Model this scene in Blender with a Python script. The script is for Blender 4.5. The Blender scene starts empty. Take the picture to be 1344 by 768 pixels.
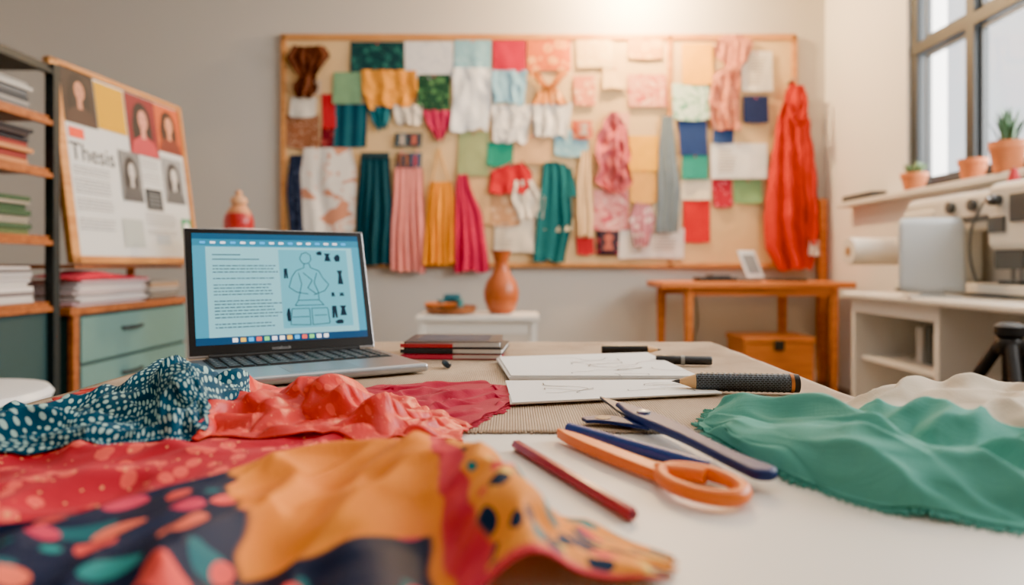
import bpy, bmesh, math, random
from mathutils import Vector, noise, Euler
from mathutils.bvhtree import BVHTree
random.seed(7)
sc=bpy.context.scene
sc.view_settings.look='AgX - Punchy'
sc.view_settings.exposure=0.95
PI=math.pi
# ------------------------------------------------------------------ helpers
def lin(c):
    r=[]
    for v in c[:3]:
        v=v/255.0
        r.append(v/12.92 if v<=0.04045 else ((v+0.055)/1.055)**2.4)
    return (r[0],r[1],r[2],1.0)
_m={}
def M(name,col,rough=0.55,metal=0.0,emit=0.0,sheen=0.0,coat=0.0,bump=0.0,bscale=60,var=0.0):
    if name in _m: return _m[name]
    m=bpy.data.materials.new(name); m.use_nodes=True
    nt=m.node_tree; b=nt.nodes['Principled BSDF']
    b.inputs['Base Color'].default_value=lin(col); b.inputs['Roughness'].default_value=rough
    b.inputs['Metallic'].default_value=metal
    if sheen: b.inputs['Sheen Weight'].default_value=sheen
    if coat: b.inputs['Coat Weight'].default_value=coat
    if emit:
        b.inputs['Emission Color'].default_value=lin(col); b.inputs['Emission Strength'].default_value=emit
    if bump or var:
        tc=nt.nodes.new('ShaderNodeTexCoord')
        n=nt.nodes.new('ShaderNodeTexNoise'); n.inputs['Scale'].default_value=bscale; n.inputs['Detail'].default_value=5
        nt.links.new(tc.outputs['Object'],n.inputs['Vector'])
        if bump:
            bp=nt.nodes.new('ShaderNodeBump'); bp.inputs['Strength'].default_value=bump; bp.inputs['Distance'].default_value=0.002
            nt.links.new(n.outputs['Fac'],bp.inputs['Height']); nt.links.new(bp.outputs['Normal'],b.inputs['Normal'])
        if var:
            mx=nt.nodes.new('ShaderNodeMix'); mx.data_type='RGBA'
            mx.inputs[6].default_value=lin([c*(1-var) for c in col]); mx.inputs[7].default_value=lin([min(255,c*(1+var)) for c in col])
            nt.links.new(n.outputs['Fac'],mx.inputs[0]); nt.links.new(mx.outputs[2],b.inputs['Base Color'])
    _m[name]=m; return m
def wood(name,c1,c2,scale=3,rough=0.45,stretch=(1,12,12)):
    if name in _m: return _m[name]
    m=bpy.data.materials.new(name); m.use_nodes=True; nt=m.node_tree; b=nt.nodes['Principled BSDF']
    tc=nt.nodes.new('ShaderNodeTexCoord'); mp=nt.nodes.new('ShaderNodeMapping'); mp.inputs['Scale'].default_value=stretch
    n=nt.nodes.new('ShaderNodeTexNoise'); n.inputs['Scale'].default_value=scale; n.inputs['Detail'].default_value=6; n.inputs['Distortion'].default_value=0.6
    r=nt.nodes.new('ShaderNodeValToRGB'); r.color_ramp.elements[0].color=lin(c1); r.color_ramp.elements[1].color=lin(c2)
    r.color_ramp.elements[0].position=0.3; r.color_ramp.elements[1].position=0.7
    L=nt.links.new
    L(tc.outputs['Object'],mp.inputs['Vector']);L(mp.outputs[0],n.inputs['Vector']);L(n.outputs['Fac'],r.inputs[0]);L(r.outputs[0],b.inputs['Base Color'])
    b.inputs['Roughness'].default_value=rough
    _m[name]=m; return m
def fabric(name,col,kind='plain',c2=(255,255,255),c3=None,scale=30,rough=0.75,sheen=0.05,bump=0.35,th=0.3,weave=90,rand=1.0,spec=0.2):
    """procedural fabric on metric UVs"""
    if name in _m: return _m[name]
    m=bpy.data.materials.new(name); m.use_nodes=True; nt=m.node_tree; b=nt.nodes['Principled BSDF']; N=nt.nodes.new; L=nt.links.new
    b.inputs['Roughness'].default_value=rough; b.inputs['Sheen Weight'].default_value=sheen; b.inputs['Specular IOR Level'].default_value=spec
    uv=N('ShaderNodeUVMap'); uv.uv_map='UVMap'
    def mix(fac,a,bc):
        mx=N('ShaderNodeMix'); mx.data_type='RGBA'
        if hasattr(fac,'links'): L(fac,mx.inputs[0])
        else: mx.inputs[0].default_value=fac
        for i,v in ((6,a),(7,bc)):
            if isinstance(v,tuple): mx.inputs[i].default_value=lin(v)
            else: L(v,mx.inputs[i])
        return mx.outputs[2]
    def thr(sock,t,op='LESS_THAN'):
        x=N('ShaderNodeMath'); x.operation=op; L(sock,x.inputs[0]); x.inputs[1].default_value=t; return x.outputs[0]
    def noi(s,d=3,dist=0):
        n=N('ShaderNodeTexNoise'); n.inputs['Scale'].default_value=s; n.inputs['Detail'].default_value=d; n.inputs['Distortion'].default_value=dist; L(uv.outputs[0],n.inputs['Vector']); return n.outputs['Fac']
    def vor(s,r=1.0,f='F1'):
        v=N('ShaderNodeTexVoronoi'); v.feature=f; v.inputs['Scale'].default_value=s; v.inputs['Randomness'].default_value=r; L(uv.outputs[0],v.inputs['Vector']); return v
    base=col
    if kind=='plain':
        c=mix(noi(12,4),tuple(x*0.92 for x in col),tuple(min(255,x*1.05) for x in col))
    elif kind=='dots':
        v=vor(scale,rand); c=mix(thr(v.outputs['Distance'],th),col,c2)
        if c3: c=mix(thr(noi(scale*.35,2),0.6,'GREATER_THAN'),c,c3)
    elif kind=='floral':
        v=vor(scale,1.0); v2=vor(scale*2.3,1.0)
        c=mix(thr(v.outputs['Distance'],th+.12),col,c2)
        c=mix(thr(v.outputs['Distance'],th*.4),c,c3 or col)
        c=mix(thr(v2.outputs['Distance'],th*.55),c,c3 or c2)
    elif kind=='print':
        n=noi(scale,2,1.5)
        c=mix(thr(n,0.55,'GREATER_THAN'),col,c2)
        c=mix(thr(n,0.38),c,c3 or c2)
    elif kind=='stripe':
        w=N('ShaderNodeTexWave'); w.bands_direction='X'; w.inputs['Scale'].default_value=scale; L(uv.outputs[0],w.inputs['Vector'])
        c=mix(thr(w.outputs['Fac'],0.5),col,c2)
    elif kind=='scarf':
        at=N('ShaderNodeAttribute'); at.attribute_name='zone'; sp=N('ShaderNodeSeparateColor'); L(at.outputs['Color'],sp.inputs[0])
        n=noi(9,4)
        c=mix(n,(230,112,10),(248,156,40))
        v=vor(27,0.5); ramp=N('ShaderNodeValToRGB'); ramp.color_ramp.interpolation='CONSTANT'
        es=ramp.color_ramp.elements; es[0].color=lin((236,78,72)); es[0].position=0; es[1].color=lin((208,44,84)); es[1].position=.35
        e=es.new(.65); e.color=lin((246,112,84)); e=es.new(.90); e.color=lin((20,134,134))
        sp2=N('ShaderNodeSeparateColor'); L(v.outputs['Color'],sp2.inputs[0]); L(sp2.outputs[0],ramp.inputs[0])
        navy=mix(thr(noi(20,1),.60,'GREATER_THAN'),(14,28,58),(8,98,108))
        navy=mix(thr(v.outputs['Distance'],0.37),navy,ramp.outputs[0])
        c=mix(sp.outputs[0],c,navy)
        c=mix(sp.outputs[1],c,mix(noi(40,1),(190,14,70),(224,62,64)))
        v3=vor(52,1); r3=N('ShaderNodeValToRGB'); r3.color_ramp.interpolation='CONSTANT'
        e3=r3.color_ramp.elements; e3[0].color=lin((244,160,54)); e3[1].color=lin((12,40,70)); e3[1].position=.22
        e=e3.new(.55); e.color=lin((20,120,124)); e=e3.new(.72); e.color=lin((226,60,70)); e=e3.new(.88); e.color=lin((244,190,80))
        s3=N('ShaderNodeSeparateColor'); L(v3.outputs['Color'],s3.inputs[0]); L(s3.outputs[0],r3.inputs[0])
        rc=mix(thr(v3.outputs['Distance'],.50),(240,146,44),r3.outputs[0])
        c=mix(sp.outputs[2],c,rc)
    if isinstance(c,tuple): b.inputs['Base Color'].default_value=lin(c)
    else: L(c,b.inputs['Base Color'])
    if bump:
        # crossed, stretched thread noise (fine woven cloth)
        def thread(sx,sy):
            mp=N('ShaderNodeMapping'); mp.inputs['Scale'].default_value=(sx,sy,1); L(uv.outputs[0],mp.inputs[0])
            n=N('ShaderNodeTexNoise'); n.inputs['Scale'].default_value=weave*4; n.inputs['Detail'].default_value=2; L(mp.outputs[0],n.inputs['Vector']); return n.outputs['Fac']
        ad=N('ShaderNodeMath'); ad.operation='ADD'; L(thread(1,.12),ad.inputs[0]); L(thread(.12,1),ad.inputs[1])
        bp=N('ShaderNodeBump'); bp.inputs['Strength'].default_value=bump; bp.inputs['Distance'].default_value=0.0008
        L(ad.outputs[0],bp.inputs['Height']); L(bp.outputs['Normal'],b.inputs['Normal'])
    _m[name]=m; return m

def reg(ob,parent=None):
    sc.collection.objects.link(ob)
    if parent is not None: ob.parent=parent
    return ob
def empty(name,loc=(0,0,0),rot=(0,0,0),parent=None):
    e=bpy.data.objects.new(name,None); e.empty_display_size=.05; e.location=loc; e.rotation_euler=rot
    return reg(e,parent)
def mk(name,verts,faces,mat=None,parent=None,smooth=False,loc=(0,0,0),rot=(0,0,0)):
    me=bpy.data.meshes.new(name); me.from_pydata([tuple(v) for v in verts],[],faces); me.update()
    if mat: me.materials.append(mat)
    if smooth:
        for p in me.polygons: p.use_smooth=True
    o=bpy.data.objects.new(name,me); o.location=loc; o.rotation_euler=rot
    return reg(o,parent)
def box(name,lo,hi,mat,parent=None,bev=0.0,seg=2,rot=None):
    c=[(lo[i]+hi[i])/2 for i in range(3)]; s=[abs(hi[i]-lo[i])/2 for i in range(3)]
    bm=bmesh.new(); bmesh.ops.create_cube(bm,size=2)
    for v in bm.verts: v.co=Vector((v.co.x*s[0],v.co.y*s[1],v.co.z*s[2]))
    if bev>0: bmesh.ops.bevel(bm,geom=list(bm.edges),offset=min(bev,min(s)*.95),segments=seg,affect='EDGES',profile=.5)
    me=bpy.data.meshes.new(name); bm.to_mesh(me); bm.free(); me.materials.append(mat)
    if bev>0:
        for p in me.polygons: p.use_smooth=True
    o=bpy.data.objects.new(name,me); o.location=c
    if rot: o.rotation_euler=rot
    reg(o,parent)
    if bev>0:
        md=o.modifiers.new('wn','WEIGHTED_NORMAL')
    return o
def lathe(name,prof,mat,parent=None,loc=(0,0,0),rot=(0,0,0),n=32,cap=True):
    vs=[];fs=[]
    for r,z in prof:
        for i in range(n):
            a=2*PI*i/n; vs.append((r*math.cos(a),r*math.sin(a),z))
    for j in range(len(prof)-1):
        for i in range(n):
            k=(i+1)%n; fs.append((j*n+i,j*n+k,(j+1)*n+k,(j+1)*n+i))
    if cap:
        fs.append(tuple(range(n-1,-1,-1))); fs.append(tuple((len(prof)-1)*n+i for i in range(n)))
    o=mk(name,vs,fs,mat,parent,True,loc,rot)
    try: o.data.set_sharp_from_angle(angle=math.radians(40))
    except Exception: pass
    return o
def rod(name,a,b,r,mat,parent=None,r2=None,n=16):
    a=Vector(a);b=Vector(b);d=b-a; q=d.to_track_quat('Z','Y').to_euler()
    return lathe(name,[(r,0),(r if r2 is None else r2,d.length)],mat,parent,a,q,n)
def tube(name,pts,r,mat,parent=None,cyc=False,res=6):
    cu=bpy.data.curves.new(name,'CURVE'); cu.dimensions='3D'; cu.bevel_depth=r; cu.bevel_resolution=3; cu.resolution_u=res; cu.use_fill_caps=True
    s=cu.splines.new('NURBS' if len(pts)>3 else 'POLY'); s.points.add(len(pts)-1)
    for i,p in enumerate(pts): s.points[i].co=(p[0],p[1],p[2],1)
    if len(pts)>3: s.order_u=3; s.use_endpoint_u=not cyc
    s.use_cyclic_u=cyc
    cu.materials.append(mat); o=bpy.data.objects.new(name,cu); return reg(o,parent)
def crs(P,t):
    n=len(P); i=int(min(max(math.floor(t),0),n-2)); f=t-i
    p1=P[i];p2=P[i+1]; p0=P[i-1] if i>0 else p1*2-p2; p3=P[i+2] if i+2<n else p2*2-p1
    return 0.5*((2*p1)+(p2-p0)*f+(2*p0-5*p1+4*p2-p3)*f*f+(3*p1-p0-3*p2+p3)*f**3)
def sst(a,b,x):
    t=min(1,max(0,(x-a)/(b-a))); return t*t*(3-2*t)
SURF=[]
def cloth(name,rows,mat,nu=110,nv=90,folds=(),base=.75,gap=.0025,jit=.004,fray=(),zone=None,env=.08,seed=0,thick=.0012,parent=None,top=True,bias=.5):
    R=[[Vector(p) for p in r] for r in rows]; verts=[];uvs=[]
    ncol=len(R[0])
    for j in range(nv+1):
        v=j/nv
        col=[crs([R[k][c] for k in range(len(R))],v*(len(R)-1)) for c in range(ncol)]
        for i in range(nu+1):
            u=i/nu; p=crs(col,u*(ncol-1))
            e=min(sst(0,env,u),sst(0,env,1-u),sst(0,env,v),sst(0,env,1-v))*.8+.2
            h=p.z
            for (amp,ang,k1,k2,sd) in folds:
                s=p.x*math.cos(ang)+p.y*math.sin(ang); t=-p.x*math.sin(ang)+p.y*math.cos(ang)
                w=noise.noise(Vector((s*k1*.5,t*k1*.5,sd+9)))*.35
                n=noise.noise(Vector((s*k1+w,t*k2+w,sd)))
                h+=amp*e*(((1-math.sqrt(n*n+.0006)*2.2)**1.5 if abs(n)<.45 else 0)-bias)
            p2=Vector((p.x+jit*noise.noise(Vector((u*9,v*9,seed+3)))*2,p.y+jit*noise.noise(Vector((u*9,v*9,seed+17)))*2,base+max(h,.0015)))
            verts.append(p2); uvs.append((u,v))
    if top:
        for k,p in enumerate(verts):
            for bv in SURF:
                hit=bv.ray_cast(Vector((p.x,p.y,base+1)),Vector((0,0,-1)))
                if hit[0] is not None and p.z<hit[0].z+gap: p.z=hit[0].z+gap
    W=nu+1
    idx=lambda i,j:j*W+i
    lu=sum((verts[idx(i+1,nv//2)]-verts[idx(i,nv//2)]).length for i in range(nu)); lv=sum((verts[idx(nu//2,j+1)]-verts[idx(nu//2,j)]).length for j in range(nv))
    faces=[(idx(i,j+1),idx(i+1,j+1),idx(i+1,j),idx(i,j)) for j in range(nv) for i in range(nu)]
    SURF.append(BVHTree.FromPolygons(verts,faces))
    rnd=random.Random(seed)
    UV=[(a*lu,b*lv) for a,b in uvs]; Z=[zone(a,b) if zone else (0,0,0) for a,b in uvs]
    for side in fray:
        if side=='u0': E=[(idx(0,j),idx(2,j)) for j in range(nv+1)]
        if side=='u1': E=[(idx(nu,j),idx(nu-2,j)) for j in range(nv+1)]
        if side=='v0': E=[(idx(i,0),idx(i,2)) for i in range(nu+1)]
        if side=='v1': E=[(idx(i,nv),idx(i,nv-2)) for i in range(nu+1)]
        for k in range(len(E)-1):
            for q in range(3):
                a=verts[E[k][0]].lerp(verts[E[k+1][0]],rnd.random()); d=(verts[E[k][0]]-verts[E[k][1]]); d.z=0
                if d.length<1e-6: continue
                d.normalize(); sd=Vector((-d.y,d.x,0)); L=rnd.uniform(.003,.012); wv=.0006
                b=a+d*L+sd*rnd.uniform(-.003,.003); b.z=max(base+.001,a.z-rnd.uniform(0,.002))
                n0=len(verts); verts+= [a-sd*wv-d*.001,a+sd*wv-d*.001,b+sd*wv*.4,b-sd*wv*.4]
                UV+=[UV[E[k][0]]]*4; Z+=[Z[E[k][0]]]*4; faces.append((n0,n0+1,n0+2,n0+3))
    me=bpy.data.meshes.new(name); me.from_pydata([tuple(v) for v in verts],[],faces); me.update()
    ul=me.uv_layers.new(name='UVMap')
    for l in me.loops: ul.data[l.index].uv=UV[l.vertex_index]
    if zone:
        ca=me.color_attributes.new('zone','FLOAT_COLOR','POINT')
        for k in range(len(verts)): ca.data[k].color=(Z[k][0],Z[k][1],Z[k][2],1)
    for p in me.polygons: p.use_smooth=True
    me.materials.append(mat); o=bpy.data.objects.new(name,me); reg(o,parent)
    if thick:
        md=o.modifiers.new('thickness','SOLIDIFY'); md.thickness=thick; md.offset=1
    return o

# ------------------------------------------------------------------ materials
wall_m=M('wall_paint',(196,191,184),.9,bump=.15,bscale=120,var=.02)
wallw_m=M('wall_white_paint',(232,231,229),.85,bump=.1,bscale=120)
white_m=M('white_laminate',(234,229,220),.45,var=.015,bscale=5)
whitep=M('white_plastic',(224,226,226),.35)
dark_m=M('black_plastic',(14,15,18),.4)
metal_m=M('aluminium',(176,179,184),.32,metal=.9)
steel_m=M('dark_steel',(60,64,66),.4,metal=.6)
oak=wood('oak_wood',(176,112,52),(214,152,84),3)
honey=wood('honey_wood',(190,98,34),(226,136,56),3)
darkw=wood('shelf_wood',(126,66,26),(176,104,52),3)
terr=M('terracotta',(204,120,70),.75,var=.08,bscale=20)
paper=M('paper_white',(238,236,232),.8)
# ------------------------------------------------------------------ room
XL,XR,YB,YF,CH=-4.12,2.466,5.4,-1.6,3.2
floor_m=wood('floor_boards',(82,76,70),(116,108,98),2,.5,(1,10,1))
box('floor',(XL-.2,YF-.2,-.1),(XR+.3,YB+.2,0),floor_m)
box('ceiling',(XL-.2,YF-.2,CH),(XR+.3,YB+.2,CH+.1),wallw_m)
box('wall_back',(XL-.2,YB,0),(XR+.3,YB+.15,CH),wall_m)
box('wall_left',(XL-.2,YF,0),(XL,YB,CH),wall_m)
box('wall_front',(XL,YF-.2,0),(XR,YF,CH),wall_m)
wr=empty('wall_right')
WY0,WY1,WZ0,WZ1=.5,4.28,1.33,3.0
box('below_window',(XR,YF,0),(XR+.25,YB,WZ0),wallw_m,wr)
box('above_window',(XR,YF,WZ1),(XR+.25,YB,CH),wallw_m,wr)
box('pier_far',(XR,WY1,WZ0),(XR+.25,YB,WZ1),wallw_m,wr)
box('pier_near',(XR,YF,WZ0),(XR+.25,WY0,WZ1),wallw_m,wr)
box('baseboard_back',(XL,YB-.015,0),(XR,YB,.09),white_m,bev=.004)
box('baseboard_left',(XL,YF,0),(XL+.015,YB-.02,.09),white_m,bev=.004)
win=empty('window_1')
fr=M('window_frame_paint',(36,44,48),.5)
fx0,fx1=XR+.02,XR+.09
for y in (WY1-.07,WY0): box('jamb',(fx0,y,WZ0+.03),(fx1,y+.07,WZ1),fr,win,.004)
box('head_rail',(fx0,WY0,WZ1-.06),(fx1,WY1,WZ1),fr,win,.004); box('bottom_rail',(fx0,WY0,WZ0+.03),(fx1,WY1,WZ0+.09),fr,win,.004)
box('transom',(fx0-.005,WY0,2.21),(fx1,WY1,2.28),fr,win,.004)
ys=[WY1-.07,3.72,3.09,2.46,1.83,1.2,WY0+.07]
for y in ys[1:-1]: box('mullion',(fx0-.005,y-.035,WZ0+.03),(fx1+.01,y+.035,WZ1),fr,win,.004)
for k in range(len(ys)-1):
    a,b_=ys[k+1]+.045,ys[k]-.045
    for z0_,z1_ in ((WZ0+.10,2.20),(2.29,WZ1-.07)):
        for lo,hi in (((a,z0_),(a+.018,z1_)),((b_-.018,z0_),(b_,z1_)),((a,z0_),(b_,z0_+.018)),((a,z1_-.018),(b_,z1_))): box('sash',(XR+.045,lo[0],lo[1]),(XR+.075,hi[0],hi[1]),fr,win)
gm=bpy.data.materials.new('window_glass'); gm.use_nodes=True; nt=gm.node_tree; nt.nodes.clear()
o_=nt.nodes.new('ShaderNodeOutputMaterial'); mx=nt.nodes.new('ShaderNodeMixShader'); t_=nt.nodes.new('ShaderNodeBsdfTransparent'); g_=nt.nodes.new('ShaderNodeBsdfGlossy'); g_.inputs['Roughness'].default_value=.02
mx.inputs[0].default_value=.06; nt.links.new(t_.outputs[0],mx.inputs[1]); nt.links.new(g_.outputs[0],mx.inputs[2]); nt.links.new(mx.outputs[0],o_.inputs[0])
mk('glass',[(XR+.06,WY0,WZ0),(XR+.06,WY1,WZ0),(XR+.06,WY1,WZ1),(XR+.06,WY0,WZ1)],[(0,1,2,3)],gm,win)
box('trim_1',(2.35,.3,WZ0-.0),(XR+.02,4.97,WZ0+.035),M('sill_paint',(214,212,206),.5),bev=.006)
# ------------------------------------------------------------------ tables
TZ=.75
t1=empty('white_table')
box('top',(-.85,.12,TZ-.035),(.9,.735,TZ),white_m,t1,.004)
for x in (-.78,.83):
    for y in (.18,.67): box('leg',(x-.025,y-.025,0),(x+.025,y+.025,TZ-.035),white_m,t1,.004)
box('apron_front',(-.78,.17,TZ-.1),(.83,.19,TZ-.035),white_m,t1); box('apron_back',(-.78,.66,TZ-.1),(.83,.68,TZ-.035),white_m,t1)
t2=empty('work_table')
box('top',(-.575,.74,TZ-.035),(.425,1.475,TZ-.0005),oak,t2,.004)
for x in (-.54,.39):
    for y in (.79,1.43): box('leg',(x-.025,y-.025,0),(x+.025,y+.025,TZ-.035),oak,t2,.004)
linen=bpy.data.materials.new('linen_weave'); linen.use_nodes=True; nt=linen.node_tree; b=nt.nodes['Principled BSDF']; N=nt.nodes.new; L=nt.links.new
tc=N('ShaderNodeTexCoord'); w1=N('ShaderNodeTexWave'); w1.bands_direction='X'; w1.inputs['Scale'].default_value=110; w1.inputs['Distortion'].default_value=1.2; w1.inputs['Detail Scale'].default_value=3
w2=N('ShaderNodeTexWave'); w2.bands_direction='Y'; w2.inputs['Scale'].default_value=80; w2.inputs['Distortion'].default_value=1.2; w2.inputs['Detail Scale'].default_value=3
for w in (w1,w2): L(tc.outputs['Object'],w.inputs['Vector'])
ad=N('ShaderNodeMath'); ad.operation='ADD'; L(w1.outputs['Fac'],ad.inputs[0]); L(w2.outputs['Fac'],ad.inputs[1])
n=N('ShaderNodeTexNoise'); n.inputs['Scale'].default_value=9; n.inputs['Detail'].default_value=6; L(tc.outputs['Object'],n.inputs['Vector'])
ad2=N('ShaderNodeMath'); ad2.operation='MULTIPLY_ADD'; L(ad.outputs[0],ad2.inputs[0]); ad2.inputs[1].default_value=.32; L(n.outputs['Fac'],ad2.inputs[2])
rp=N('ShaderNodeValToRGB'); rp.color_ramp.elements[0].color=lin((124,96,74)); rp.color_ramp.elements[0].position=.35; rp.color_ramp.elements[1].color=lin((200,176,148)); rp.color_ramp.elements[1].position=1
L(ad2.outputs[0],rp.inputs[0]); L(rp.outputs[0],b.inputs['Base Color']); b.inputs['Roughness'].default_value=.9
bp=N('ShaderNodeBump'); bp.inputs['Strength'].default_value=.6; bp.inputs['Distance'].default_value=.001; L(ad.outputs[0],bp.inputs['Height']); L(bp.outputs['Normal'],b.inputs['Normal'])
def tableflat():
    vs=[];fs=[];nx,ny=100,80
    for j in range(ny+1):
        for i in range(nx+1):
            x=-.578+1.006*i/nx; y=.682+.796*j/ny
            z=.7525+.0012*noise.noise(Vector((x*9,y*16,2)))
            if j==0: y+=.0025*noise.noise(Vector((x*40,0,0)))
            vs.append((x,y,z))
    for j in range(ny):
        for i in range(nx):
            a=j*(nx+1)+i; fs.append((a,a+1,a+nx+2,a+nx+1))
    rnd=random.Random(3)
    for k in range(420):
        x=-.575+1.0*rnd.random(); y=.683; n0=len(vs); l=rnd.uniform(.001,.004)
        vs.extend([(x,y,.7525),(x+.0008,y,.7525),(x+.0006+rnd.uniform(-.001,.001),y-l,.7512),(x+rnd.uniform(-.001,.001),y-l,.7512)]); fs.append((n0+3,n0+2,n0+1,n0))
    o=mk('linen_table_runner',vs,fs,linen,None,True); md=o.modifiers.new('t','SOLIDIFY'); md.thickness=.001; md.offset=-1
    return BVHTree.FromPolygons([Vector(v) for v in vs],fs)
SURF.append(tableflat())

# ------------------------------------------------------------------ tabletop fabrics
pinkp=fabric('pink_floral_print',(190,8,44),'floral',(240,86,76),(252,164,104),scale=52,th=.26)
rose=fabric('red_satin_print',(210,18,12),'floral',(238,70,48),(246,124,84),scale=60,th=.22,rough=.42,sheen=.0,spec=.4)
mag=fabric('magenta_cotton',(164,4,50),'plain',rough=.8)
teal=fabric('teal_dotted_cotton',(2,66,92),'dots',(168,206,198),None,scale=110,th=.32,rand=.3,sheen=.0)
scarf_m=fabric('orange_scarf_print',(0,0,0),'scarf',rough=.6,sheen=.0,bump=.3)
green=fabric('mint_linen',(86,166,152),'plain',rough=.85,bump=.5,sheen=.0)
cream=fabric('cream_linen',(216,202,180),'plain',rough=.85,bump=.4)
cloth('pink_print_fabric',[
 [(-.62,.70,.004),(-.48,.70,.006),(-.36,.70,.010),(-.24,.69,.012),(-.12,.67,.01),(-.03,.60,.004)],
 [(-.60,.60,.004),(-.46,.60,.010),(-.34,.60,.014),(-.22,.60,.020),(-.11,.58,.012),(-.02,.52,.004)],
 [(-.57,.48,.004),(-.43,.48,.010),(-.31,.48,.014),(-.2,.47,.016),(-.1,.46,.012),(-.03,.44,.004)],
 [(-.54,.36,.003),(-.4,.36,.004),(-.28,.36,.004),(-.18,.36,.004),(-.1,.37,.004),(-.04,.38,.002)]],
 pinkp,folds=[(.012,.5,6,14,1),(.006,.9,9,22,5)],seed=1)
cloth('crimson_print_fabric',[
 [(-.56,.90,.004),(-.47,.90,.008),(-.40,.88,.006),(-.31,.86,.004)],
 [(-.55,.83,.006),(-.46,.82,.012),(-.38,.81,.01),(-.28,.80,.008)],
 [(-.54,.73,.004),(-.44,.73,.004),(-.36,.73,.004),(-.26,.74,.003)]],
 rose,nu=70,nv=50,folds=[(.008,.3,8,18,3)],seed=2)
cloth('magenta_frayed_fabric',[
 [(-.26,.90,.003),(-.19,.90,.006),(-.12,.93,.006),(-.04,.945,.006),(.003,.905,.003)],
 [(-.25,.83,.006),(-.17,.84,.010),(-.10,.86,.010),(-.035,.86,.008),(.004,.85,.003)],
 [(-.23,.77,.006),(-.16,.78,.010),(-.10,.78,.010),(-.045,.77,.006),(-.012,.785,.003)],
 [(-.20,.70,.004),(-.14,.70,.004),(-.10,.70,.006),(-.065,.695,.005),(-.045,.69,.003)]],
 mag,folds=[(.009,.9,10,26,8),(.004,.7,20,50,4)],fray=['u1','v0'],seed=3,jit=.005)
cloth('red_satin_fabric',[
 [(-.36,.80,.006),(-.33,.86,.006),(-.27,.85,.006),(-.22,.84,.006),(-.17,.83,.006),(-.12,.79,.004),(-.08,.74,.004),(-.04,.69,.002)],
 [(-.325,.70,.030),(-.309,.755,.041),(-.268,.745,.016),(-.225,.74,.038),(-.188,.730,.039),(-.144,.710,.020),(-.095,.685,.016),(-.047,.672,.008)],
 [(-.29,.64,.032),(-.275,.68,.022),(-.24,.68,.038),(-.205,.68,.014),(-.165,.67,.026),(-.13,.66,.034),(-.09,.645,.018),(-.048,.648,.010)],
 [(-.285,.61,.016),(-.25,.60,.010),(-.21,.595,.016),(-.175,.61,.020),(-.14,.605,.010),(-.11,.60,.014),(-.08,.605,.008),(-.045,.625,.004)]],
 rose,nu=160,nv=120,folds=[(.022,.75,6,16,11),(.007,1.1,9,28,12)],seed=4,env=.1,bias=.5)
cloth('teal_dotted_fabric',[
 [(-.60,.72,.004),(-.50,.77,.006),(-.45,.84,.006),(-.40,.90,.006),(-.33,.84,.004),(-.28,.74,.003)],
 [(-.56,.65,.012),(-.46,.68,.018),(-.43,.73,.030),(-.418,.80,.064),(-.35,.74,.052),(-.295,.68,.032)],
 [(-.52,.61,.018),(-.43,.63,.028),(-.39,.65,.014),(-.365,.69,.010),(-.33,.67,.040),(-.285,.645,.028)],
 [(-.49,.575,.003),(-.40,.575,.006),(-.355,.58,.012),(-.325,.59,.016),(-.30,.60,.012),(-.28,.62,.006)]],
 teal,nu=140,nv=110,folds=[(.028,.7,6,15,21),(.008,1.3,10,24,22)],seed=5,bias=.45)
def zone(u,v):
    e=.03*noise.noise(Vector((u*7,v*7,1)))
    nv_=max(sst(.37,.355,u+e+v*.08*-1),sst(.70,.715,v+e)*sst(.65,.64,u))
    hem=sst(.665,.67,u+e*.5)*sst(.72,.715,u+e*.5)
    hem=max(hem,sst(.975,.98,v))
    rt=sst(.715,.72,u+e*.5)*(1-sst(.975,.98,v))
    return (nv_,hem,rt)
Fr=[(-.37,.39),(-.29,.392),(-.236,.400),(-.20,.448),(-.175,.487),(-.1325,.514),(-.063,.507),(-.035,.495),(.014,.456),(.09,.385)]
Nr=[(-.30,.27),(-.24,.27),(-.19,.27),(-.14,.28),(-.10,.29),(-.06,.30),(-.025,.315),(.01,.332),(.035,.348),(.082,.360)]
H=[[.012,.02,.028,.030,.030,.036,.038,.034,.008,.003],[.012,.02,.030,.038,.026,.020,.040,.046,.008,.003],[.01,.02,.032,.030,.018,.032,.022,.048,.014,.004],[.004,.01,.02,.012,.014,.02,.012,.028,.010,.003]]
rows=[]
for k,t in enumerate((0,.33,.68,1)):
    rows.append([(a[0]*(1-t)+b_[0]*t,a[1]*(1-t)+b_[1]*t,H[k][i]) for i,(a,b_) in enumerate(zip(Fr,Nr))])
cloth('orange_scarf',rows,scarf_m,nu=220,nv=140,folds=[(.015,-.35,13,5,31),(.005,-.2,24,8,33)],zone=zone,seed=6,jit=.003,bias=.45)
cloth('cream_fabric',[
 [(.33,.76,.003),(.38,.80,.003),(.46,.83,.003),(.56,.83,.003),(.68,.82,.003)],
 [(.33,.67,.008),(.38,.69,.034),(.455,.71,.046),(.53,.70,.040),(.64,.68,.03)],
 [(.33,.60,.008),(.38,.61,.034),(.45,.63,.040),(.52,.62,.038),(.62,.60,.02)],
 [(.34,.52,.003),(.38,.52,.003),(.45,.52,.004),(.52,.52,.004),(.60,.52,.003)]],
 cream,folds=[(.020,.8,7,18,41),(.007,-.4,16,10,42)],seed=7,bias=.45)
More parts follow.
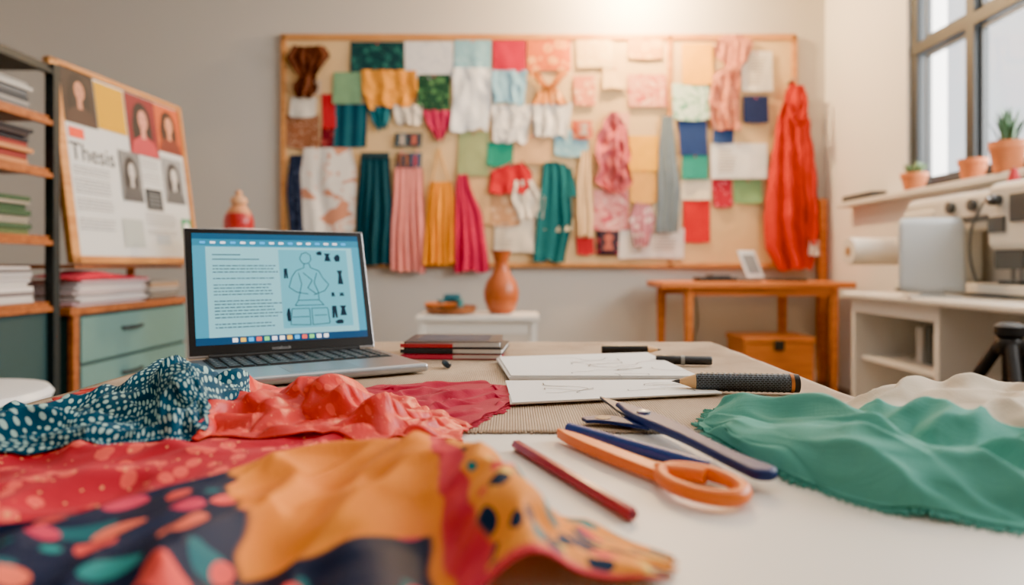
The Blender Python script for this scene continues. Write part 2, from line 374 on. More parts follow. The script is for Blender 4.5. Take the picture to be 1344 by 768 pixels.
cloth('mint_green_fabric',[
 [(.235,.775,.003),(.275,.79,.006),(.33,.74,.006),(.37,.66,.006),(.42,.58,.008),(.50,.55,.010),(.60,.53,.006)],
 [(.222,.755,.008),(.271,.722,.022),(.30,.67,.032),(.33,.60,.020),(.37,.555,.012),(.42,.53,.032),(.52,.51,.03)],
 [(.205,.725,.005),(.235,.66,.018),(.27,.60,.034),(.295,.555,.032),(.335,.52,.016),(.38,.495,.024),(.46,.475,.024)],
 [(.196,.708,.003),(.208,.62,.006),(.235,.55,.014),(.262,.51,.024),(.305,.485,.028),(.34,.465,.020),(.42,.445,.018)],
 [(.190,.700,.002),(.202,.60,.002),(.221,.527,.003),(.248,.477,.003),(.287,.452,.003),(.325,.430,.003),(.40,.41,.003)]],
 green,nu=170,nv=120,folds=[(.022,-.95,4.5,18,51),(.006,-1.15,7,32,52)],fray=['u0','v1'],seed=8,env=.05,jit=.003,bias=.42)

# ------------------------------------------------------------------ flat helpers (XZ plane facing -Y)
def rectp(parent,x0,z0,x1,z1,off,mat,name='patch'):
    return mk(name,[(x0,-off,z0),(x1,-off,z0),(x1,-off,z1),(x0,-off,z1)],[(0,1,2,3)],mat,parent)
def disc(parent,cx,cz,rx,rz,off,mat,name='disc',n=20):
    return mk(name,[(cx+rx*math.cos(2*PI*i/n),-off,cz+rz*math.sin(2*PI*i/n)) for i in range(n)],[tuple(range(n))],mat,parent)
def ribbon(lines,w):
    vs=[];fs=[]
    for pts in lines:
        for a,b_ in zip(pts[:-1],pts[1:]):
            dx,dz=b_[0]-a[0],b_[1]-a[1]; l=math.hypot(dx,dz) or 1; nx,nz=-dz/l*w,dx/l*w
            n0=len(vs); vs+=[(a[0]+nx,a[1]+nz),(a[0]-nx,a[1]-nz),(b_[0]-nx,b_[1]-nz),(b_[0]+nx,b_[1]+nz)]; fs.append((n0,n0+1,n0+2,n0+3))
    return vs,fs
def strokesV(parent,lines,w,off,mat,name='lines'):
    vs,fs=ribbon(lines,w); return mk(name,[(x,-off,z) for x,z in vs],fs,mat,parent)
def text(parent,s,x,z,size,off,mat,name='title_text'):
    cu=bpy.data.curves.new(name,'FONT'); cu.body=s; cu.size=size; cu.extrude=.0002; cu.materials.append(mat)
    o=bpy.data.objects.new(name,cu); o.location=(x,-off,z); o.rotation_euler=(PI/2,0,0); return reg(o,parent)
# ------------------------------------------------------------------ laptop
lp=empty('laptop',(-.510,1.08,TZ+.0035),(0,0,math.radians(31.8)))
LW,LD,LH=.308,.231,.222
box('base',(0,-LD,.002),(LW,0,.015),metal_m,lp,.005,3)
for x in (.03,LW-.03):
    for y in (-.03,-LD+.03): lathe('foot',[(.006,0),(.006,.003)],dark_m,lp,(x,y,0))
box('keyboard_well',(.018,-.128,.0145),(LW-.018,-.018,.0156),dark_m,lp)
km=M('key_black',(20,21,24),.45); vs=[];fs=[]
def addbox(vs,fs,x0,y0,z0,x1,y1,z1):
    n=len(vs); t=.0012
    vs+=[(x0,y0,z0),(x1,y0,z0),(x1,y1,z0),(x0,y1,z0),(x0+t,y0+t,z1),(x1-t,y0+t,z1),(x1-t,y1-t,z1),(x0+t,y1-t,z1)]
    fs+=[(n+3,n+2,n+1,n),(n+4,n+5,n+6,n+7),(n,n+1,n+5,n+4),(n+1,n+2,n+6,n+5),(n+2,n+3,n+7,n+6),(n+3,n,n+4,n+7)]
kw=(LW-.04)/14
for r in range(6):
    y1=-.020-r*.0178
    c=0
    while c<14:
        w=1
        if r==5 and c==4: w=5
        addbox(vs,fs,.02+c*kw+.001,y1-.0155,.0156,.02+(c+w)*kw-.001,y1,.0178); c+=w
mk('keys',vs,fs,km,lp)
vs=[];fs=[]
for r in range(6):
    for c in range(14):
        x=.02+(c+.35)*kw; y=-.026-r*.0178; n=len(vs)
        vs+=[(x,y-.003,.01795),(x+.004,y-.003,.01795),(x+.004,y,.01795),(x,y,.01795)]; fs.append((n,n+1,n+2,n+3))
mk('key_legends',vs,fs,M('legend_grey',(170,172,176),.6),lp)
box('trackpad',(.105,-.215,.0148),(.205,-.142,.0154),M('trackpad_grey',(150,153,158),.3,metal=.7),lp,.0004)
rod('hinge',(.03,-.002,.016),(LW-.03,-.002,.016),.005,dark_m,lp)
lid=empty('lid',(0,0,.016),(math.radians(-18),0,0),lp)
box('lid_shell',(0,0,0),(LW,.006,LH),metal_m,lid,.0025,3)
box('bezel',(.002,-.0012,.004),(LW-.002,.0005,LH-.002),dark_m,lid,.0006)
def em(name,c,e): 
    return M(name,c,.3,emit=e)
S0,S1,T0,T1=.012,LW-.012,.020,LH-.010
rectp(lid,S0,T0,S1,T1,.0016,em('screen_blue',(60,160,194),.38),'display')
rectp(lid,S0,T1-.010,S1,T1,.0018,em('screen_bar',(12,84,124),.38),'menu_bar')
rectp(lid,S0,T1-.022,S1,T1-.010,.0018,em('screen_tab',(36,132,168),.38),'tool_bar')
rectp(lid,S0,T0,S1,T0+.012,.0018,em('screen_task',(8,66,112),.38),'task_bar')
rectp(lid,S0+.02,T0+.012,S1-.014,T1-.024,.0018,em('screen_page',(140,208,222),.45),'page')
ic=[em('ic%d'%i,c,.9) for i,c in enumerate([(240,240,240),(240,190,60),(60,170,240),(230,90,70),(120,210,120),(240,240,250)])]
for i in range(13): rectp(lid,S0+.055+i*.0125,T0+.003,S0+.063+i*.0125,T0+.0095,.002,ic[i%6],'task_icon')
for i in range(16): rectp(lid,S0+.012+i*.016,T1-.018,S0+.020+i*.016,T1-.0145,.002,ic[5] if i%3 else ic[2],'tool_icon')
ink=em('screen_ink',(16,70,94),.15); ls=[];rn=random.Random(5)
z=T1-.038
ls.append([(S0+.03,z),(S0+.075,z)]); z-=.008; ls.append([(S0+.03,z),(S0+.105,z)]); z-=.006
while z>T0+.024:
    z-=.0056
    if rn.random()<.16: continue
    x=S0+.03; e=S0+.03+rn.uniform(.085,.108)
    while x<e:
        w=rn.uniform(.003,.010); ls.append([(x,z),(min(x+w,e),z)]); x+=w+.0014
strokesV(lid,ls,.0008,.0021,ink,'document_text')
rectp(lid,.150,T0+.022,.272,T1-.028,.0020,em('screen_plate',(98,186,208),.40),'sketch_plate')
fig=[[(.190,.170),(.186,.178),(.190,.188),(.198,.191),(.205,.186),(.206,.176),(.201,.169),(.194,.168),(.190,.170)],
 [(.193,.168),(.192,.160),(.178,.154),(.170,.142),(.164,.122),(.176,.112),(.196,.108)],
 [(.202,.168),(.204,.160),(.218,.154),(.224,.140),(.234,.126),(.226,.114),(.206,.106)],
 [(.182,.150),(.186,.128),(.182,.112),(.178,.096),(.214,.096),(.214,.112),(.208,.130),(.214,.150)],
 [(.178,.096),(.172,.086),(.222,.086),(.214,.096)],[(.166,.080),(.162,.050),(.196,.048),(.196,.080),(.166,.080)],
 [(.200,.080),(.200,.048),(.230,.050),(.228,.080),(.200,.080)],[(.166,.064),(.194,.064)],[(.204,.066),(.226,.066)],[(.190,.150),(.205,.135),(.196,.12),(.21,.108)]]
fig=[[(x,.022+(z-.022)*.93) for x,z in l] for l in fig]
strokesV(lid,fig,.0006,.0023,ink,'figure_sketch')
dk=em('screen_dark',(10,40,62),.1)
def poly(cx,cz,w,h,kind):
    if kind==0: P=[(-.5,-.5),(.5,-.5),(.25,.2),(.5,.5),(-.5,.5),(-.25,.2)]
    elif kind==1: P=[(-.3,-.5),(.3,-.5),(.4,.1),(.2,.5),(-.2,.4),(-.5,.0)]
    else: P=[(-.5,-.5),(-.1,-.5),(0,.0),(.1,-.5),(.5,-.5),(.4,.5),(-.4,.5)]
    mk('garment_icon',[(cx+a*w,-.0024,cz+b*h) for a,b in P],[tuple(range(len(P)))],dk,lid)
for i,(x,z,w,h) in enumerate([(.236,.170,.012,.015),(.254,.169,.013,.014),(.160,.140,.007,.018),(.256,.132,.010,.026),(.160,.066,.008,.024),(.240,.068,.010,.022),(.256,.070,.012,.018),(.248,.050,.018,.008),(.240,.100,.006,.008),(.256,.100,.010,.006),(.222,.178,.012,.008)]):
    poly(x,z,w,h,i%3)
text(lid,'notebook',.128,.007,.008,.0016,M('bezel_text',(150,150,150),.5),'bezel_label')
# ------------------------------------------------------------------ notebooks stack
nb=empty('notebook_stack',(-.10,1.26,TZ+.0035),(0,0,math.radians(-3)))
def book(par,x0,y0,z0,x1,y1,z1,cover,name='notebook',rz=0):
    e=empty(name,(0,0,0),(0,0,rz),par); t=.0012
    box('cover_bottom',(x0,y0,z0),(x1,y1,z0+t),cover,e); box('cover_top',(x0,y0,z1-t),(x1,y1,z1),cover,e)
    box('spine',(x0,y0,z0),(x0+t,y1,z1),cover,e); box('pages',(x0+t,y0+.002,z0+t),(x1-.003,y1-.002,z1-t),paper,e)
    return e
book(nb,-.09,-.065,0,.085,.07,.009,M('cover_magenta',(176,12,56),.5),rz=.02)
book(nb,-.085,-.065,.0095,.09,.07,.019,M('cover_black',(20,20,26),.45),rz=-.03)
book(nb,-.088,-.06,.0195,.082,.072,.030,M('cover_navy',(30,26,42),.45),rz=.04)
mk('cover_print',[(-.07,-.04,.0305),(.06,-.04,.0305),(.06,.05,.0305),(-.07,.05,.0305)],[(0,1,2,3)],fabric('cover_art',(60,60,76),'print',(190,110,60),(170,40,70),scale=30),nb)
for i in range(3): box('elastic_band',(-.092+i*.0,-.0665,.001+i*.0098),(.0,-.0655,.0075+i*.0098),[M('eb1',(206,40,80),.5),M('eb2',(40,40,46),.5),M('eb3',(190,30,50),.5)][i],nb)
# ------------------------------------------------------------------ papers
def sheets(name,cs,z,th,lines,n=3):
    e=empty(name)
    for k in range(n):
        vs=[(x+random.uniform(-.003,.003),y+random.uniform(-.003,.003),z+k*th) for x,y in cs]; vs+= [(x,y,zz+th*.75) for x,y,zz in vs]
        mk('sheet',vs,[(3,2,1,0),(4,5,6,7),(0,1,5,4),(1,2,6,5),(2,3,7,6),(3,0,4,7)],paper,e)
    zz=z+n*th+.0003; vs,fs=ribbon(lines,.0007); mk('pencil_drawing',[(x,y,zz) for x,y in vs],fs,M('graphite',(90,88,88),.6),e)
    return e
def sk(cx,cy,s,seed):
    r=random.Random(seed); out=[]
    for k in range(5):
        p=[];a=r.random()*6
        x=cx+r.uniform(-.3,.3)*s;y=cy+r.uniform(-.3,.3)*s
        for i in range(14):
            p.append((x,y)); a+=r.uniform(-.5,.5); x+=.06*s*math.cos(a)*1.6; y+=.05*s*math.sin(a)
            x=min(max(x,cx-s*.6),cx+s*.6); y=min(max(y,cy-s*.45),cy+s*.45)
        out.append(p)
    return out
sheets('sketch_paper',[(-.002,.965),(.262,.965),(.238,1.225),(-.024,1.165)],.7565,.0022,sk(.09,1.08,.14,3)+sk(.19,1.06,.12,4)+sk(.14,1.0,.09,14),3)
sheets('sketch_paper',[(.0,.80),(.266,.862),(.248,.958),(-.008,.948)],.7555,.0016,sk(.09,.89,.08,6)+sk(.19,.90,.07,7),2)
# ------------------------------------------------------------------ pens
def axis_obj(name,a,b_):
    a=Vector(a);b_=Vector(b_); d=b_-a; return empty(name,a,d.to_track_quat('Z','Y').to_euler()),d.length
woodtip=M('pencil_wood',(222,176,122),.7); graph=M('pencil_lead',(50,48,50),.5)
def pencil(name,a,b_,r,body,tip_at_b=False,lead=graph,n=6,tiplen=.016,tipmat=woodtip,endmat=None):
    if not tip_at_b: a,b_=b_,a
    e,L_=axis_obj(name,a,b_)
    lathe('barrel',[(r*.85,0),(r,.001),(r,L_-tiplen)],body,e,n=n)
    lathe('sharpened_wood',[(r*.98,L_-tiplen),(r*.3,L_-tiplen*.28)],tipmat,e,n=12)
    lathe('lead',[(r*.3,L_-tiplen*.28),(r*.05,L_)],lead,e,n=12)
    return e
magp=M('pencil_magenta',(158,4,48),.35,coat=.2); bluep=M('pencil_blue',(10,56,140),.4)
z0=TZ+.005
e,Lp=axis_obj('magenta_pencil',(.0035,.622,z0),(.079,.447,z0))
lathe('barrel',[(.0045,0),(.0050,.0015),(.0050,Lp-.002),(.0038,Lp)],magp,e,n=6); lathe('core',[(.0018,-.0004),(.0018,.0)],M('core_dark',(90,20,40),.6),e,n=10)
lathe('core_end',[(.0018,Lp),(.0016,Lp+.0005)],M('core_dark',(90,20,40),.6),e,n=10)
pencil('blue_pencil',(.056,.680,z0+.001),(.168,.534,z0+.001),.0060,bluep,True,tipmat=M('tip_pale',(206,200,196),.6),tiplen=.014,n=12)
zr=TZ+.0035
pencil('black_marker',(.165,1.262,zr+.009),(.275,1.262,zr+.009),.008,dark_m,True,n=20,tiplen=.026)
e,Lm=axis_obj('grey_marker',(.237,1.13,zr+.0085),(.326,1.118,zr+.0085)); dg=M('marker_grey',(38,40,44),.4)
lathe('barrel',[(.0065,0),(.008,.002),(.008,.03),(.0075,.031),(.0075,Lm-.002),(.006,Lm)],dg,e,n=20); lathe('band',[(.0082,.04),(.0082,.046)],M('band_light',(150,152,150),.5),e,n=20)
e,Lm=axis_obj('marker_cap',(-.110,1.115,zr+.006),(-.100,1.085,zr+.006)); lathe('cap',[(.004,0),(.0055,.003),(.0055,Lm-.004),(.003,Lm)],M('cap_navy',(28,44,60),.4),e,n=16)
rib=bpy.data.materials.new('knurled_grip'); rib.use_nodes=True; nt=rib.node_tree; b=nt.nodes['Principled BSDF']
tc=nt.nodes.new('ShaderNodeTexCoord'); ck=nt.nodes.new('ShaderNodeTexBrick'); mp=nt.nodes.new('ShaderNodeMapping'); mp.inputs['Rotation'].default_value=(0,PI/2,0)
ck.inputs['Scale'].default_value=110; ck.inputs['Color1'].default_value=lin((26,30,38)); ck.inputs['Color2'].default_value=lin((18,22,28)); ck.inputs['Mortar'].default_value=lin((96,106,116)); ck.inputs['Mortar Size'].default_value=.04
nt.links.new(tc.outputs['Object'],mp.inputs[0]); nt.links.new(mp.outputs[0],ck.inputs['Vector']); nt.links.new(ck.outputs[0],b.inputs['Base Color']); b.inputs['Roughness'].default_value=.5
e,Lb=axis_obj('charcoal_holder',(.208,.893,zr+.0135),(.366,.874,zr+.0135))
lathe('lead',[(.0005,0),(.003,.010)],graph,e,n=20); lathe('wood_cone',[(.003,.010),(.0095,.030)],woodtip,e,n=20)
lathe('grip',[(.0095,.030),(.0115,.034),(.0118,.09),(.0118,Lb-.012)],rib,e,n=28)
for k in range(16): lathe('rib',[(.0118,.036+k*.0068),(.0125,.038+k*.0068),(.0118,.040+k*.0068)],rib,e,n=28,cap=False)
lathe('ring',[(.0124,Lb-.012),(.0124,Lb-.008)],M('copper',(190,120,70),.3,metal=.8),e,n=28); lathe('end',[(.0118,Lb-.008),(.0118,Lb-.001),(.009,Lb)],dark_m,e,n=28)
# ------------------------------------------------------------------ scissors
def slab(name,poly,z,th,mat,parent,holes=None,bev=.001,seg=3):
    bm=bmesh.new(); vs=[bm.verts.new((x,y,z)) for x,y in poly]; f=bm.faces.new(vs)
    bmesh.ops.recalc_face_normals(bm,faces=[f])
    r=bmesh.ops.extrude_face_region(bm,geom=[f]) 
    for v in r['geom']:
        if isinstance(v,bmesh.types.BMVert): v.co.z+=th
    bmesh.ops.recalc_face_normals(bm,faces=bm.faces[:])
    me=bpy.data.meshes.new(name); bm.to_mesh(me); bm.free(); me.materials.append(mat); o=reg(bpy.data.objects.new(name,me),parent)
    md=o.modifiers.new('b','BEVEL'); md.width=bev; md.segments=seg; md.limit_method='ANGLE'; md.angle_limit=math.radians(50)
    for p in me.polygons: p.use_smooth=True
    o.modifiers.new('wn','WEIGHTED_NORMAL')
    return o
sci=empty('scissors'); navy=M('scissor_navy',(6,38,100),.5); blade=M('scissor_blade',(30,48,78),.4,metal=.3); orr=M('scissor_orange',(238,116,4),.4)
def strip(path,ws,n=24,endround=False):
    P=[Vector((x,y,w)) for (x,y),w in zip(path,ws)]; Q=[crs(P,(len(P)-1)*i/n) for i in range(n+1)]; Lf=[];Rt=[]
    for i,p in enumerate(Q):
        d=(Q[min(i+1,n)]-Q[max(i-1,0)]); d=Vector((d.x,d.y)).normalized(); nn=Vector((-d.y,d.x)); w=max(.0004,p.z)
        c=Vector((p.x,p.y)); Lf.append(tuple(c+nn*w)); Rt.append(tuple(c-nn*w))
    if endround:
        c=Vector((Q[-1].x,Q[-1].y)); w=Q[-1].z
        for k in range(1,8):
            a=PI*k/8; Lf.append(tuple(c+nn*w*math.cos(a)+d*w*math.sin(a)))
    return Lf+Rt[::-1]
slab('blade_upper',strip([(.104,.808),(.116,.768),(.128,.725),(.140,.685)],[.0008,.008,.014,.014]),TZ+.0105,.003,blade,sci,bev=.0008)
slab('shank_navy',strip([(.118,.757),(.133,.705),(.149,.655),(.162,.605),(.175,.55),(.187,.514)],[.005,.0140,.0125,.0095,.0090,.0115],endround=True),TZ+.0085,.009,navy,sci,bev=.0038,seg=4)
slab('blade_lower',strip([(.074,.706),(.092,.710),(.115,.700),(.140,.676)],[.007,.012,.013,.009]),TZ+.0062,.004,navy,sci,bev=.001)
lathe('pivot_screw',[(.007,0),(.007,.002),(.005,.003)],metal_m,sci,(.134,.698,TZ+.0175),n=20)
lathe('thumb_hole',[(.0085,0),(.0085,.0006)],dark_m,sci,(.094,.709,TZ+.0102),n=20)
slab('shank_orange',strip([(.044,.656),(.058,.630),(.085,.580),(.108,.540),(.116,.530)],[.0016,.0065,.008,.008,.010]),TZ+.003,.009,orr,sci,bev=.003)
loop=[]
c=Vector((.1385,.503)); ax=Vector((.42,-.9)).normalized(); ay=Vector((-ax.y,ax.x))
for i in range(16):
    a=2*PI*i/16; p=c+ax*(.037*math.cos(a))+ay*(.0235*math.sin(a)); loop.append((p.x,p.y,TZ+.0085))
tube('finger_loop',loop,.0058,orr,sci,True)
tube('loop_bridge',[(.112,.535,TZ+.0085),(.124,.528,TZ+.0085),(.136,.526,TZ+.0085),(.146,.518,TZ+.0085)],.006,orr,sci)

# ------------------------------------------------------------------ pin board on back wall
# board coordinates: 6 mm grid measured from board datum
def bX(x): return (x-672)*.006
def bZ(y): return .918+(348-y)*.006
pbd=empty('pin_board')
cork=M('cork',(218,184,134),.9,bump=.4,bscale=90,var=.06)
box('cork_panel',(bX(374),5.365,bZ(348)),(bX(1040),5.392,bZ(52)),cork,pbd)
box('frame_top',(bX(371),5.35,bZ(55)),(bX(1043),5.396,bZ(47)),oak,pbd,.004); box('frame_bottom',(bX(371),5.35,bZ(351)),(bX(1043),5.396,bZ(345)),oak,pbd,.004)
for x in (374,1040,878): box('frame_stile',(bX(x)-.02,5.35,bZ(350)),(bX(x)+.02,5.396,bZ(49)),oak,pbd,.004)
YP=5.362
cnt=[0]
def hang(name,rows,mat,parent=None,pleats=0,amp=.02,off=None,crump=0.0,nu=None,nv=None,scal=0.0,seed=None,rag=0.0):
    cnt[0]+=1; sd=seed if seed is not None else cnt[0]*1.7
    if off is None: off=.003+.0011*(cnt[0]%17)
    nu=nu or max(12,int((pleats or 2)*9)); nv=nv or (24 if (pleats or crump) else 12)
    nu=min(nu,90); vs=[];uv=[]
    for j in range(nv+1):
        v=j/nv; y=rows[0][0]+(rows[-1][0]-rows[0][0])*v
        for k in range(len(rows)-1):
            if rows[k][0]<=y<=rows[k+1][0]+1e-6:
                f=(y-rows[k][0])/max(1e-6,rows[k+1][0]-rows[k][0]); f=f*f*(3-2*f)*.5+f*.5; xl=rows[k][1]*(1-f)+rows[k+1][1]*f; xr=rows[k][2]*(1-f)+rows[k+1][2]*f; break
        for i in range(nu+1):
            u=i/nu; x=bX(xl+(xr-xl)*u); z=bZ(y)
            d=off
            if pleats:
                ph=2*PI*pleats*u+2.6*noise.noise(Vector((u*3.3,v*1.6,sd))); am=amp*(.35+.65*v)*(.75+.9*noise.noise(Vector((u*2.5,v*1.2,sd+4))))
                d+=max(0,am)*(.5+.5*math.sin(ph))
                z-=rag*v*noise.noise(Vector((u*4,1,sd+2)))
            if crump: d+=crump*(1-abs(noise.noise(Vector((x*13,z*7,sd))))*2); z+=crump*.4*noise.noise(Vector((x*14,z*9,sd+5))); x+=crump*.4*noise.noise(Vector((x*9,z*14,sd+8)))
            else: d+=.022*v*max(0,noise.noise(Vector((x*9,z*4,sd))))+.016*v*v*(.5+.5*noise.noise(Vector((x*3,1,sd))))
            if scal: z-=scal*v*math.sin(PI*u)
            vs.append((x,YP-max(d,.002),z)); uv.append((u*abs(bX(xr)-bX(xl)),v*abs(bZ(rows[-1][0])-bZ(rows[0][0]))))
    W=nu+1; fs=[(j*W+i,(j+1)*W+i,(j+1)*W+i+1,j*W+i+1) for j in range(nv) for i in range(nu)]
    me=bpy.data.meshes.new(name); me.from_pydata(vs,[],fs); me.update(); ul=me.uv_layers.new(name='UVMap')
    for l in me.loops: ul.data[l.index].uv=uv[l.vertex_index]
    for p in me.polygons: p.use_smooth=True
    me.materials.append(mat); o=bpy.data.objects.new(name,me); return reg(o,parent)
fi=[0]
def F(c,kind='plain',c2=(255,255,255),c3=None,scale=14,**k):
    fi[0]+=1; return fabric('swatch_fabric_%02d'%fi[0],c,kind,c2,c3,scale=scale,weave=40,bump=.25,**k)
sw=empty('pinned_fabric_swatches',parent=pbd)
SWL=[
 (462,57,532,98,F((12,50,56),'floral',(22,80,76),(60,130,110),16)),(532,57,595,104,F((212,212,214),'print',(196,198,204),None,10)),
 (597,55,645,93,F((130,176,190),'print',(150,192,204),None,14)),(647,53,690,96,F((180,6,54))),
 (692,50,748,95,F((206,100,42),'floral',(232,160,90),(150,50,30),12)),(755,55,802,92,F((226,190,140),'print',(232,206,160),None,12)),
 (823,50,868,78,F((206,150,96),'floral',(226,180,120),(180,110,70),14)),(440,97,477,138,F((118,158,120))),
 (550,100,592,147,F((20,60,44),'floral',(60,110,66),(120,150,90),18)),
 (752,102,780,140,F((214,130,96),'floral',(228,180,140),(190,90,60),18)),(822,100,872,142,F((218,150,124),'print',(200,96,84),(230,196,164),16)),
 (893,60,932,113,F((240,174,36))),(970,70,1010,122,F((226,218,204))),(880,112,928,158,F((200,222,200),'print',(110,166,138),(224,230,218),18)),
 (972,128,1005,163,F((18,34,76))),(385,130,418,155,F((214,208,198))),(378,152,421,194,F((140,86,58),'dots',(200,160,130),None,40,th=.3)),
 (424,125,442,170,F((184,12,36))),(424,168,441,195,F((100,14,32),'floral',(160,60,60),None,20)),
 (442,138,484,195,F((8,56,74),'stripe',(24,92,106),None,3)),(520,176,555,195,F((24,44,56),'print',(110,134,146),None,24)),
 (522,202,555,222,F((20,30,52),'print',(60,104,140),(180,180,180),24)),(603,174,642,232,F((150,160,112))),(640,188,674,218,F((6,130,108))),
 (675,178,722,216,F((206,164,120))),(727,172,771,205,F((124,172,188),'print',(158,196,206),None,14)),(750,160,776,183,F((200,90,60),'floral',(226,150,110),None,20)),
 (824,180,862,225,F((244,178,36))),(826,223,860,266,F((220,162,76))),(888,160,925,206,F((26,52,104))),(893,204,927,237,F((24,134,118))),
 (933,172,960,190,F((30,58,108))),(930,190,1003,236,F((230,228,222))),(893,236,932,263,F((230,216,190))),(895,262,930,318,F((204,12,22))),
 (932,236,958,272,F((170,12,44),'dots',(226,110,126),None,30)),(960,236,997,267,F((120,156,106))),
 (605,235,643,295,F((222,176,124))),(643,252,682,296,F((184,136,96),'floral',(206,166,130),None,16)),
 (755,312,778,333,F((184,20,34))),(782,300,812,335,F((30,24,46),'floral',(190,50,64),None,24)),(778,250,824,302,F((222,150,144),'print',(196,86,100),(232,194,184),14)),
 (812,300,896,340,F((226,218,210))),(650,288,702,332,F((226,214,194))),(790,90,820,120,F((226,190,140))),(935,150,965,172,F((196,150,120),'print',(220,180,150),None,20)),
 (855,262,892,300,F((222,208,186))),(715,288,752,302,F((220,200,160))),(402,108,424,128,F((190,170,150))),(805,150,824,180,F((226,166,140))),
]
pin=M('push_pin',(200,60,50),.3)
for k,(a,b_,c,d,m) in enumerate(SWL):
    j=random.uniform(-2,2); hang('swatch',[(b_,a,c),(d,a+j,c+j*.6)],m,sw,scal=random.uniform(-.010,.020))
    if k%2==0: lathe('pin',[(.006,0),(.004,.006),(.007,.012)],pin,sw,(bX((a+c)/2),YP-.012,bZ(b_+3)),(PI/2,0,0),n=10)
# printed reference photos and notes
ph=empty('pinned_photo_prints',parent=pbd)
for k,(x0,y0,x1,y1) in enumerate([(524,178,536,193),(538,178,553,193),(525,204,538,220),(541,204,553,220),(757,162,774,181),(786,304,808,331)]):
    fmat=M('photo_ph%d'%k,[(90,104,112),(40,50,60),(150,90,60),(60,90,120),(206,110,80),(50,24,40)][k],.5)
    d=.040; P=lambda x,y:(bX(x),YP-d,bZ(y))
    mk('photo',[P(x0,y1),P(x1,y1),P(x1,y0),P(x0,y0)],[(0,1,2,3)],fmat,ph)
    cx=(x0+x1)/2;w=(x1-x0);h=y1-y0; dm=M('photo_fg%d'%(k%4),[(190,170,150),(180,90,70),(30,50,70),(160,40,60)][k%4],.5)
    mk('figure',[(bX(cx+dx*w),YP-d-.002,bZ(y0+dy*h)) for dx,dy in ((-.35,.92),(.3,.92),(.14,.5),(.3,.3),(.1,.14),(-.1,.14),(-.3,.34),(-.12,.5))],[tuple(range(8))],dm,ph)
for k,(x0,y0,x1,y1) in enumerate([(820,305,848,336),(852,304,888,332),(975,74,1004,116),(654,292,676,326),(936,196,966,230)]):
    vs,fs=ribbon([[(bX(x0+3),bZ(y)),(bX(x1-3-(y*7%9)),bZ(y))] for y in range(y0+3,y1-2,4)],.004)
    mk('note_lines',[(x,YP-.044,z) for x,z in vs],fs,M('note_ink',(170,160,150),.8),ph)
dr=empty('draped_fabric_samples',parent=pbd)
DR=[([(95,476,548),(120,478,550),(143,486,540)],F((226,150,46),'print',(206,130,34),None,10),3,.03),
 ([(92,594,645),(130,596,645),(174,592,640)],F((226,226,226),'dots',(160,168,180),None,40,th=.2),2,.02),
 ([(95,645,692),(138,647,688)],F((130,176,198)),2,.02),
 ([(140,645,697),(188,648,692)],F((220,216,210),'dots',(140,140,150),None,30,th=.25),2,.02),
 ([(137,697,750),(182,700,744)],F((226,220,210),'print',(200,196,190),None,22),3,.025),
 ([(142,484,516),(156,488,514),(172,497,510)],F((10,94,108)),3,.03),
 ([(140,517,556),(166,522,555)],F((222,210,192),'print',(190,180,170),None,24),3,.02),
 ([(147,555,594),(160,560,592),(187,574,582)],F((178,26,76)),3,.03),
 ([(213,672,686),(228,644,698),(255,642,700)],F((190,12,30)),3,.03),
 ([(238,676,700),(262,672,715),(288,680,712)],F((230,218,198)),3,.03)]
for rws,m,p,a in DR: hang('drape',rws,m,dr,pleats=p,amp=a,off=.014,crump=.012,rag=.04)
def garm(name,rows,mat,pleats,amp,off=.022,crump=0.0,extra=None):
    g=empty(name); hang('cloth_body',rows,mat,g,pleats,amp,off,crump,nv=36,rag=.03)
    if extra: extra(g)
    return g
hook=M('hanger_metal',(150,150,150),.3,metal=.9)
garm('brown_twisted_scarf',[(64,388,430),(80,380,436),(96,390,424),(104,396,418),(118,388,422),(132,392,414)],F((84,40,22)),4,.05,.02,.03)
garm('dusty_pink_scarf',[(50,946,968),(62,934,984),(78,936,982),(90,948,970),(102,932,966),(140,926,966),(174,930,968)],F((200,130,104),'print',(182,108,86),None,10),4,.04,.02,.03)
garm('navy_lace_top',[(205,384,402),(250,380,402),(306,384,404)],F((20,32,56),'print',(56,66,90),None,24),2,.02)
garm('printed_white_blouse',[(196,402,464),(230,398,470),(300,402,468),(306,404,464)],F((226,220,212),'print',(206,140,110),(226,190,170),6),2,.03)
garm('teal_wide_trousers',[(203,476,512),(212,475,514),(280,470,517),(350,468,518)],F((6,58,70)),4,.05,extra=lambda g:box('waistband',(bX(476),YP-.04,bZ(210)),(bX(513),YP-.018,bZ(202)),M('waist_teal',(8,46,56),.7),g,.004))
garm('pink_pleated_dress',[(222,520,556),(235,519,557),(300,516,558),(357,516,560)],F((226,138,130)),5,.045,extra=lambda g:[tube('strap',[(bX(x),YP-.03,bZ(226)),(bX(x+2),YP-.02,bZ(210)),(bX(x+4),YP-.02,bZ(198))],.006,M('strap_pink',(210,130,124),.7),g) for x in (525,545)])
garm('mustard_pleated_skirt',[(240,566,594),(262,562,597),(348,557,600)],F((232,146,6)),5,.06,extra=lambda g:[tube('strap',[(bX(x),YP-.03,bZ(243)),(bX(x+(576-x)*.6),YP-.02,bZ(215)),(bX(577),YP-.02,bZ(196))],.005,M('strap_must',(200,140,50),.7),g) for x in (568,592)])
garm('magenta_dress',[(230,602,614),(245,599,618),(285,598,634),(357,597,643)],F((190,12,70)),4,.05)
def tealx(g): 
    hang('sleeve',[(222,742,750),(260,744,757)],_m['dress_teal'],g,2,.02,.02)
fabric('dress_teal',(8,96,100),'plain',weave=40)
garm('teal_dress',[(214,716,728),(218,712,744),(240,710,748),(290,704,750),(343,699,740)],_m['dress_teal'],3,.05,extra=tealx)
